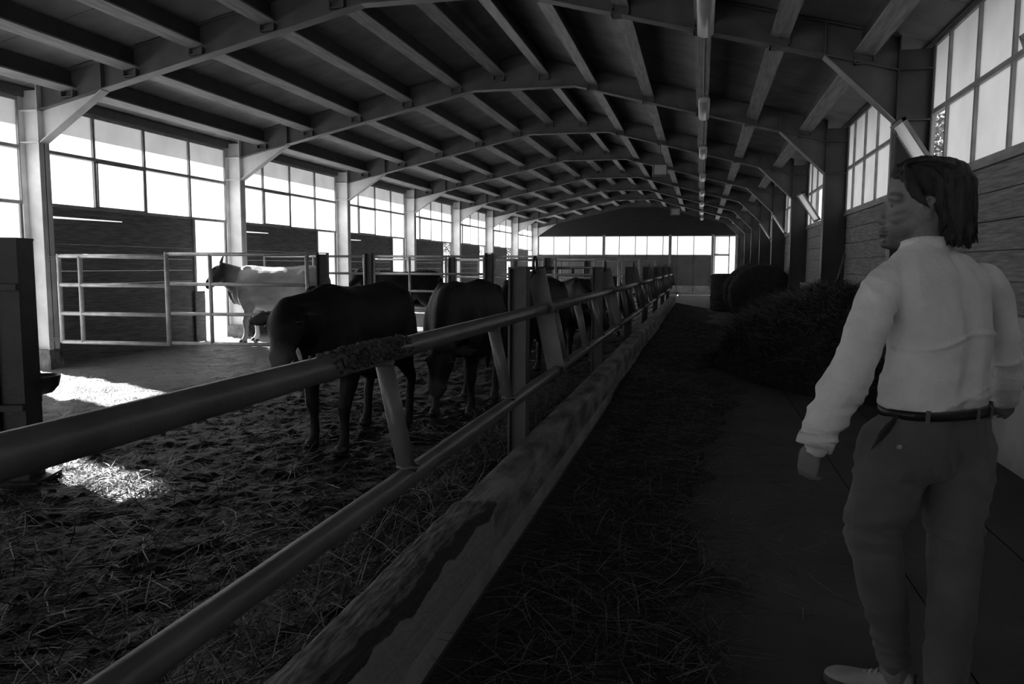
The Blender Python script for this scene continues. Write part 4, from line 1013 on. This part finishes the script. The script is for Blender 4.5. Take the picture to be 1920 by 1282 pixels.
# skin: one continuous figure, slimmer than the clothes over it
b = MB()
torso(b, T_ROWS[2:], -0.018); torso(b, H_ROWS, -0.016)
thin = lambda rows, k, add=0.0: [(r[0], r[1], r[2], r[3]*k+add, r[3]*k+add) for r in rows]
limb(b, thin(LARM[:-1], 0.70), 4, 14, tuple(ACR)); limb(b, thin(RARM[:-1], 0.72), 4, 14, tuple(ACR))
limb(b, thin(LLEG, 0.80), 4, 16, tuple(ACR)); limb(b, thin(RLEG, 0.78), 4, 16, tuple(ACR))
headform(b)
nk = [(-0.0086, 0.0259, 1.4671), (-0.0187, 0.0247, 1.5068), (-0.0271, 0.0342, 1.552), (-0.0284, 0.0446, 1.6066)]
limb(b, [(*nk[0],0.078,0.07),(*nk[1],0.068,0.064),(*nk[2],0.064,0.062),(*nk[3],0.058,0.06)], 4, 18, tuple(ACR))
lw = Vector((-0.4412, -0.1437, 0.8649)); le = Vector(LARM[-2][:3])
limb(b, [(*le,0.040,0.042),(*le.lerp(lw,0.6),0.033,0.036),(*lw,0.027,0.031)], 4, 14, tuple(ACR))
hand(b, lw, (lw-le).normalized()*0.8 + Vector((0.05,0.25,-0.5)), ACR + FWD*0.25, (0.55, 0.75, 0.55), -1, 0.6, 0.95)
rw = Vector((0.42, 0.2279, 0.9652)); re = Vector(RARM[-2][:3])
limb(b, [(*re,0.038,0.040),(*re.lerp(rw,0.6),0.031,0.034),(*rw,0.026,0.030)], 4, 14, tuple(ACR))
hand(b, rw, (rw-re).normalized()*0.6 + Vector((0.18,0.55,-0.25)), -ACR + Vector((0,0,-0.4)), (1.0, 1.2, 0.9), 1, 0.4, 0.92)
for rows in (LLEG, RLEG):
    an = Vector(rows[-1][:3])
    limb(b, [(an.x,an.y,max(0.10,an.z+0.02),0.038,0.045),(an.x,an.y,0.06,0.036,0.05)], 3, 12, tuple(ACR))
fuse(b, 'body', M['skin'], 0.0046, 6, MAN)

# stubble over jaw and upper lip, eyes
# stubble belongs to the skin's own colour: jaw, chin and lip
def stubble():
    m = M['skin']; nt = m.node_tree; N = nt.nodes; L = nt.links; b = N['Principled BSDF']; old = b.inputs['Base Color'].links[0].from_socket
    tc = N.new('ShaderNodeTexCoord'); sp = N.new('ShaderNodeSeparateXYZ'); L.new(tc.outputs['Object'], sp.inputs[0])
    dt = N.new('ShaderNodeVectorMath'); dt.operation = 'DOT_PRODUCT'; L.new(tc.outputs['Object'], dt.inputs[0]); dt.inputs[1].default_value = HF
    def rng(v, a, c):
        r = N.new('ShaderNodeMapRange'); r.interpolation_type = 'SMOOTHSTEP'; r.inputs['From Min'].default_value = a; r.inputs['From Max'].default_value = c; L.new(v, r.inputs['Value']); return r.outputs[0]
    f0 = HC.dot(HF)
    mu = N.new('ShaderNodeMath'); mu.operation = 'MULTIPLY'; L.new(rng(sp.outputs['Z'], HC.z-0.045, HC.z-0.10), mu.inputs[0]); L.new(rng(dt.outputs['Value'], f0+0.0, f0+0.06), mu.inputs[1])
    m2 = N.new('ShaderNodeMath'); m2.operation = 'MULTIPLY'; L.new(mu.outputs[0], m2.inputs[0]); L.new(rng(sp.outputs['Z'], HC.z-0.19, HC.z-0.15), m2.inputs[1])
    mx = N.new('ShaderNodeMix'); mx.data_type = 'RGBA'; L.new(m2.outputs[0], mx.inputs[0]); L.new(old, mx.inputs[6]); mx.inputs[7].default_value = (0.085,0.085,0.085,1); L.new(mx.outputs[2], b.inputs['Base Color'])
stubble()
for s in (1,-1):
    e = hpnt(0.0905, s*0.033, 0.004)
    rg = [[e + Vector((0.0125*math.cos(q)*math.sin(v), 0.0125*math.sin(q)*math.sin(v), 0.0125*math.cos(v))) for q in np.linspace(0,2*math.pi,13)[:-1]] for v in np.linspace(0.12, 3.02, 9)]
    MB().rings(rg).build('eye', M['eyewhite'], MAN, True)
    e = hpnt(0.0985, s*0.0345, 0.004)
    rg = [[e + Vector((0.006*math.cos(q)*math.sin(v), 0.006*math.sin(q)*math.sin(v), 0.006*math.cos(v))) for q in np.linspace(0,2*math.pi,11)[:-1]] for v in np.linspace(0.12, 3.02, 7)]
    MB().rings(rg).build('iris', M['eye'], MAN, True)

# hair: a cap with many tapered locks swept back and down to the collar
b = MB(); rg = []
for z, fr, bk, hw in ((0.166,0.020,-0.035,0.028),(0.158,0.062,-0.085,0.058),(0.138,0.096,-0.124,0.080),(0.105,0.108,-0.140,0.090),(0.065,0.085,-0.146,0.094),(0.030,0.040,-0.146,0.095),(-0.005,0.004,-0.145,0.095),(-0.045,-0.022,-0.143,0.092),(-0.085,-0.032,-0.140,0.086),(-0.115,-0.036,-0.134,0.078),(-0.130,-0.05,-0.122,0.066)):
    rg.append([hpnt((fr+bk)/2 + (fr-bk)/2*math.cos(q), hw*math.copysign(abs(math.sin(q))**0.8, math.sin(q)), z) for q in np.linspace(0, 2*math.pi, 33)[:-1]])
b.rings(rg)
r_ = random.Random(3)
for i in range(230):
    u_ = r_.uniform(-1, 1); az = math.pi*(0.5 + 0.46*u_) if i % 3 else math.pi*(0.5+0.5*math.copysign(1, u_)*r_.uniform(0.55, 0.95))
    # az: 0 = his right side, pi = his left side, pi/2 = back of the head
    s_ = -math.cos(az); bk = math.sin(az)
    top = (0.045 - 0.10*bk*r_.uniform(0.2,0.9) + (0.05 if bk < 0.4 else 0), s_*0.045, 0.158 - 0.02*abs(s_))
    m1 = (-0.005 - 0.125*bk, s_*0.094, 0.095 + r_.uniform(-0.015,0.02))
    m2 = (-0.022 - 0.122*bk + r_.uniform(-0.008,0.004), s_*0.096, 0.02 + r_.uniform(-0.02,0.02))
    ln = r_.uniform(-0.145, -0.085) if bk > 0.35 else r_.uniform(-0.10, -0.035)
    m3 = (-0.034 - 0.112*bk + r_.uniform(-0.012,0.006), s_*0.090, 0.4*ln)
    m4 = (-0.038 - 0.100*bk + r_.uniform(-0.03,0.008), s_*0.080 + r_.uniform(-0.01,0.01), ln)
    w_ = r_.uniform(0.0045, 0.011)
    limb(b, [(*hpnt(*top),w_*0.6,w_*0.5),(*hpnt(*m1),w_,w_*0.7),(*hpnt(*m2),w_,w_*0.7),(*hpnt(*m3),w_*0.85,w_*0.6),(*hpnt(*m4),0.0022,0.0022)], 3, 7, (0,0,1))
for i in range(26):                                     # fringe swept back from the forehead
    s_ = r_.uniform(-0.07, 0.075)
    limb(b, [(*hpnt(0.096-abs(s_)*0.25, s_, 0.122-abs(s_)*0.2),0.005,0.005),(*hpnt(0.062, s_*1.15, 0.156-abs(s_)*0.25),0.010,0.007),(*hpnt(-0.01, s_*1.25, 0.168-abs(s_)*0.35),0.011,0.008),(*hpnt(-0.08, s_*1.25, 0.150-abs(s_)*0.4),0.006,0.005)], 3, 7, tuple(HS))
for i in range(12):                                     # locks falling from the temple in front of the ear
    k = r_.uniform(0, 1)
    limb(b, [(*hpnt(0.070-0.03*k, 0.070, 0.125),0.005,0.006),(*hpnt(0.062-0.03*k, 0.086, 0.075),0.009,0.007),(*hpnt(0.040-0.025*k, 0.090, 0.030),0.009,0.007),(*hpnt(0.006-0.02*k, 0.091, 0.004-0.02*k),0.003,0.003)], 3, 7, tuple(HF))
o = fuse(b, 'hair', M['hairm'], 0.0034, 1, MAN, lambda co, no: 0.0035*np.array([noise.noise(Vector((float(np.dot(c-np.array(HC), np.array(HF)))*70, float(np.dot(c-np.array(HC), np.array(HS)))*70, c[2]*9))) for c in co]))

# shirt
def folds(co, no):
    d = np.zeros(len(co))
    zb = T_ROWS[-1][2]; zt = T_ROWS[0][2]
    for i, c in enumerate(co):
        u, v, z = c
        k = max(0, 1-(z-zb)/0.22)                      # gathered above the belt
        rid = lambda *p: 0.5-abs(noise.noise(Vector(p)))*2.0
        arm = 1.0 if (u < -0.17 or u > 0.235) else 0.0
        n1 = rid(u*4+z*6, v*4, z*22)*0.009*k
        n2 = rid(u*12+z*3, v*10, z*3.5)*0.0055*(1-0.6*k)*(1-arm)
        n3 = rid(u*9+z*9, v*9, z*12+u*6)*0.007*arm + noise.noise(Vector((u*20, v*20, z*24)))*0.003
        d[i] = n1 + n2 + n3
        zl = zt - 0.335 + 0.14*(u) + 0.012*math.sin(u*20)      # crease across the back
        d[i] += 0.009*math.exp(-((z-zl)/0.008)**2)*(1 if no[i][1] < -0.2 and abs(u) < 0.20 else 0)
        zl = zt - 0.53 + 0.30*u
        d[i] += 0.006*math.exp(-((z-zl)/0.009)**2)*(1 if no[i][1] < -0.2 and u > -0.15 else 0)
    return d
def arm_rows(rows, k=1.0, e=0.0): return [(r[0], r[1], r[2], r[3]*k+e, r[3]*k*1.02+e) for r in rows]
b = MB(); torso(b, T_ROWS); limb(b, arm_rows(LARM), 5, 18, tuple(ACR)); limb(b, arm_rows(RARM), 5, 18, tuple(ACR))
shirt = fuse(b, 'shirt', M['shirt'], 0.0055, 2, MAN, folds)
# collar and rolled cuff
def band(p, axis, ra, rb, h, th, name, m, parent, side=None, wob=0.0, n=28):
    ax = Vector(axis).normalized(); a = Vector(side or ACR); a = (a-ax*a.dot(ax)).normalized(); c = ax.cross(a); p = Vector(p); rg = []
    for (dr, dz) in ((0,0),(th,0),(th*1.15,h*0.5),(th,h),(0,h),(-th*0.2,h*0.5)):
        rg.append([p + ax*(dz + wob*math.sin(2*q+1)) + a*(ra+dr)*math.cos(q) + c*(rb+dr)*math.sin(q) for q in np.linspace(0,2*math.pi,n+1)[:-1]])
    k = len(rg); V = [v for g_ in rg for v in g_]; Fs = [(i*n+j, i*n+(j+1)%n, ((i+1)%k)*n+(j+1)%n, ((i+1)%k)*n+j) for i in range(k) for j in range(n)]
    return MB().add(V, Fs).build(name, m, parent, True)
band(Vector(nk[1]) + Vector((-0.004,0.004,-0.012)), (-0.12,0.16,1), 0.076, 0.074, 0.048, 0.006, 'collar', M['shirt'], shirt, None, 0.006)
cw = Vector(LARM[-1][:3]); cx = (Vector(LARM[-1][:3])-Vector(LARM[-2][:3])).normalized()
band(cw - cx*0.012, cx, LARM[-1][3]*0.93, LARM[-1][3]*0.93, 0.036, 0.007, 'cuff', M['shirt'], shirt, None, 0.006)
cw = Vector(RARM[-1][:3]); cx = (Vector(RARM[-1][:3])-Vector(RARM[-2][:3])).normalized()
band(cw - cx*0.012, cx, RARM[-1][3]*0.93, RARM[-1][3]*0.93, 0.034, 0.006, 'cuff', M['shirt'], shirt, None, 0.004)

# trousers with belt, loops and pocket button
def tfold(co, no):
    d = np.zeros(len(co)); kz = LLEG[3][2]; az = LLEG[-1][2]; cz = H_ROWS[4][2]
    for i, c in enumerate(co):
        u, v, z = c
        rid = lambda *p: 0.5-abs(noise.noise(Vector(p)))*2.0
        n1 = rid(u*6, v*6, z*20)*0.010*max(0, 1-abs(z-kz)/0.15)
        n2 = rid(u*5+z*9, v*5, z*18)*0.011*max(0, 1-(z-az)/0.34) if z < az+0.34 else 0
        n3 = rid(u*9+z*14, v*7, z*10-u*8)*0.008*max(0, 1-abs(z-cz)/0.17)
        if abs(z-(kz-0.012-0.10*(u+0.2))) < 0.03 and u < 0.02: n1 -= 0.010*math.exp(-((z-(kz-0.012-0.10*(u+0.2)))/0.008)**2)
        d[i] = n1 + n2 + n3 + 0.003*noise.noise(Vector((u*10, v*10, z*8)))
    return d
b = MB(); torso(b, H_ROWS); limb(b, arm_rows(LLEG), 5, 20, tuple(ACR)); limb(b, arm_rows(RLEG), 5, 20, tuple(ACR))
trs = fuse(b, 'trousers', M['trouser'], 0.0065, 3, MAN, tfold)
# belt follows the waist ring
S0 = T_ROWS[-1]; a0 = math.sqrt(S0[3]**2 - (S0[4]*math.sin(TH))**2)/math.cos(TH)
def waist(q, g, z):
    c, s = math.cos(q), math.sin(q)
    return Vector((S0[0], S0[1], z)) + ACR*math.copysign(abs(c)**0.85, c)*(a0+g) + FWD*(math.copysign(abs(s)**0.85, s)*(S0[4]+g))
n = 48; rg = []
zb = S0[2]
for g_, dz in ((0.0,-0.022),(0.010,-0.022),(0.011,0.008),(0.0,0.008)):
    rg.append([waist(q, g_, zb+dz) for q in np.linspace(0,2*math.pi,n+1)[:-1]])
V = [v for g_ in rg for v in g_]; Fs = [(i*n+j, i*n+(j+1)%n, ((i+1)%4)*n+(j+1)%n, ((i+1)%4)*n+j) for i in range(4) for j in range(n)]
belt = MB().add(V, Fs).build('belt', M['leather'], MAN, True)
for q in (-1.45, -1.05, -2.35, -0.35, 1.0, 2.1):
    p0 = waist(q, 0.012, zb-0.030); p1 = waist(q, 0.014, zb+0.013)
    MB().bar(p0, p1, 0.013, 0.006, (p0 - Vector((S0[0],S0[1],p0.z)))).build('belt_loop', M['trouser'], trs)
S1 = spline(H_ROWS, 4)
def hip(q, row, g):
    x, y, z, hw, dp = row; a = math.sqrt(hw*hw-(dp*math.sin(TH))**2)/math.cos(TH)+g; c, s = math.cos(q), math.sin(q)
    return Vector((x, y, z)) + ACR*math.copysign(abs(c)**0.85, c)*a + FWD*math.copysign(abs(s)**0.85, s)*(dp+g)
pk = MB(); pv = []
for i, row in enumerate(S1[1:11]):
    q0 = -math.pi + 0.16 - 0.03*i; wq = 0.16*math.sin(math.pi*(i+0.6)/10.2)
    pv += [hip(q0-wq*0.6, row, 0.001), hip(q0, row, 0.005), hip(q0+wq*0.6, row, 0.002)]
pk.add(pv, [f for i in range(9) for f in ((3*i,3*i+1,3*i+4,3*i+3),(3*i+1,3*i+2,3*i+5,3*i+4))]).build('pocket_opening', M['leather'], trs, True)
bp_ = Vector((-0.1865, -0.1976, 0.8787))
rg = [[bp_ + ACR*r*math.cos(q) + Vector((0,0,r*math.sin(q))) - FWD*d for q in np.linspace(0,2*math.pi,13)[:-1]] for r, d in ((0.001,0.006),(0.007,0.005),(0.0085,0.0),(0.008,-0.008))]
MB().rings(rg).build('pocket_button', M['shoe'], trs, True)
# shoes
def shoe(heel, d, L_):
    d = Vector(d).normalized(); s = Vector((-d.y, d.x, 0)); H = Vector((heel[0], heel[1], 0))
    SH = empty('shoe', (0,0,0)); SH.parent = MAN
    rows = [(0.0,0.030,0.085),(0.02,0.036,0.098),(0.07,0.037,0.095),(0.11,0.038,0.083),(0.16,0.046,0.066),(0.21,0.050,0.056),(0.255,0.042,0.048),(0.28,0.022,0.036),(0.287,0.008,0.026)]
    S = spline([(r[0]*L_/0.287, r[1], r[2]) for r in rows], 3); rg = []; rs = []
    for x, w_, h in S:
        ring = []
        for q in np.linspace(0, math.pi, 15):
            ring.append(H + d*x + s*w_*math.copysign(abs(math.cos(q))**0.8, math.cos(q)) + Vector((0,0,0.022 + (h-0.022)*abs(math.sin(q))**0.75)))
        rg.append(ring); rs.append([H+d*x+s*(w_+0.004), H+d*x-s*(w_+0.004)])
    up_ = MB().rings(rg).build('upper', M['shoe'], SH, True)
    so = MB(); so.rings([[p[0]+Vector((0,0,0.001)), p[1]+Vector((0,0,0.001)), p[1]+Vector((0,0,0.025)), p[0]+Vector((0,0,0.025))] for p in rs]); so.build('sole', M['sole'], SH)
    for x in (0.115, 0.135, 0.155):
        MB().tube([H+d*x+s*k+Vector((0,0,0.086-0.25*(x-0.115)*2 - abs(k)*0.3)) for k in (-0.022,0,0.022)], 0.003, 6).build('lace', M['shirt'], SH)
    tab = H + d*0.0 + Vector((0,0,0.06)); MB().bar(tab, tab+Vector((0,0,0.05))-d*0.004, 0.018, 0.006, d).build('heel_tab', M['leather'], SH)
la = Vector(LLEG[-1][:3]); ra_ = Vector(RLEG[-1][:3])
dl = Vector((-0.80,0.60,0)); dr_ = Vector((-0.45,0.89,0))
shoe(la - dl.normalized()*0.065, dl, 0.285); shoe(ra_ - dr_.normalized()*0.065, dr_, 0.285)
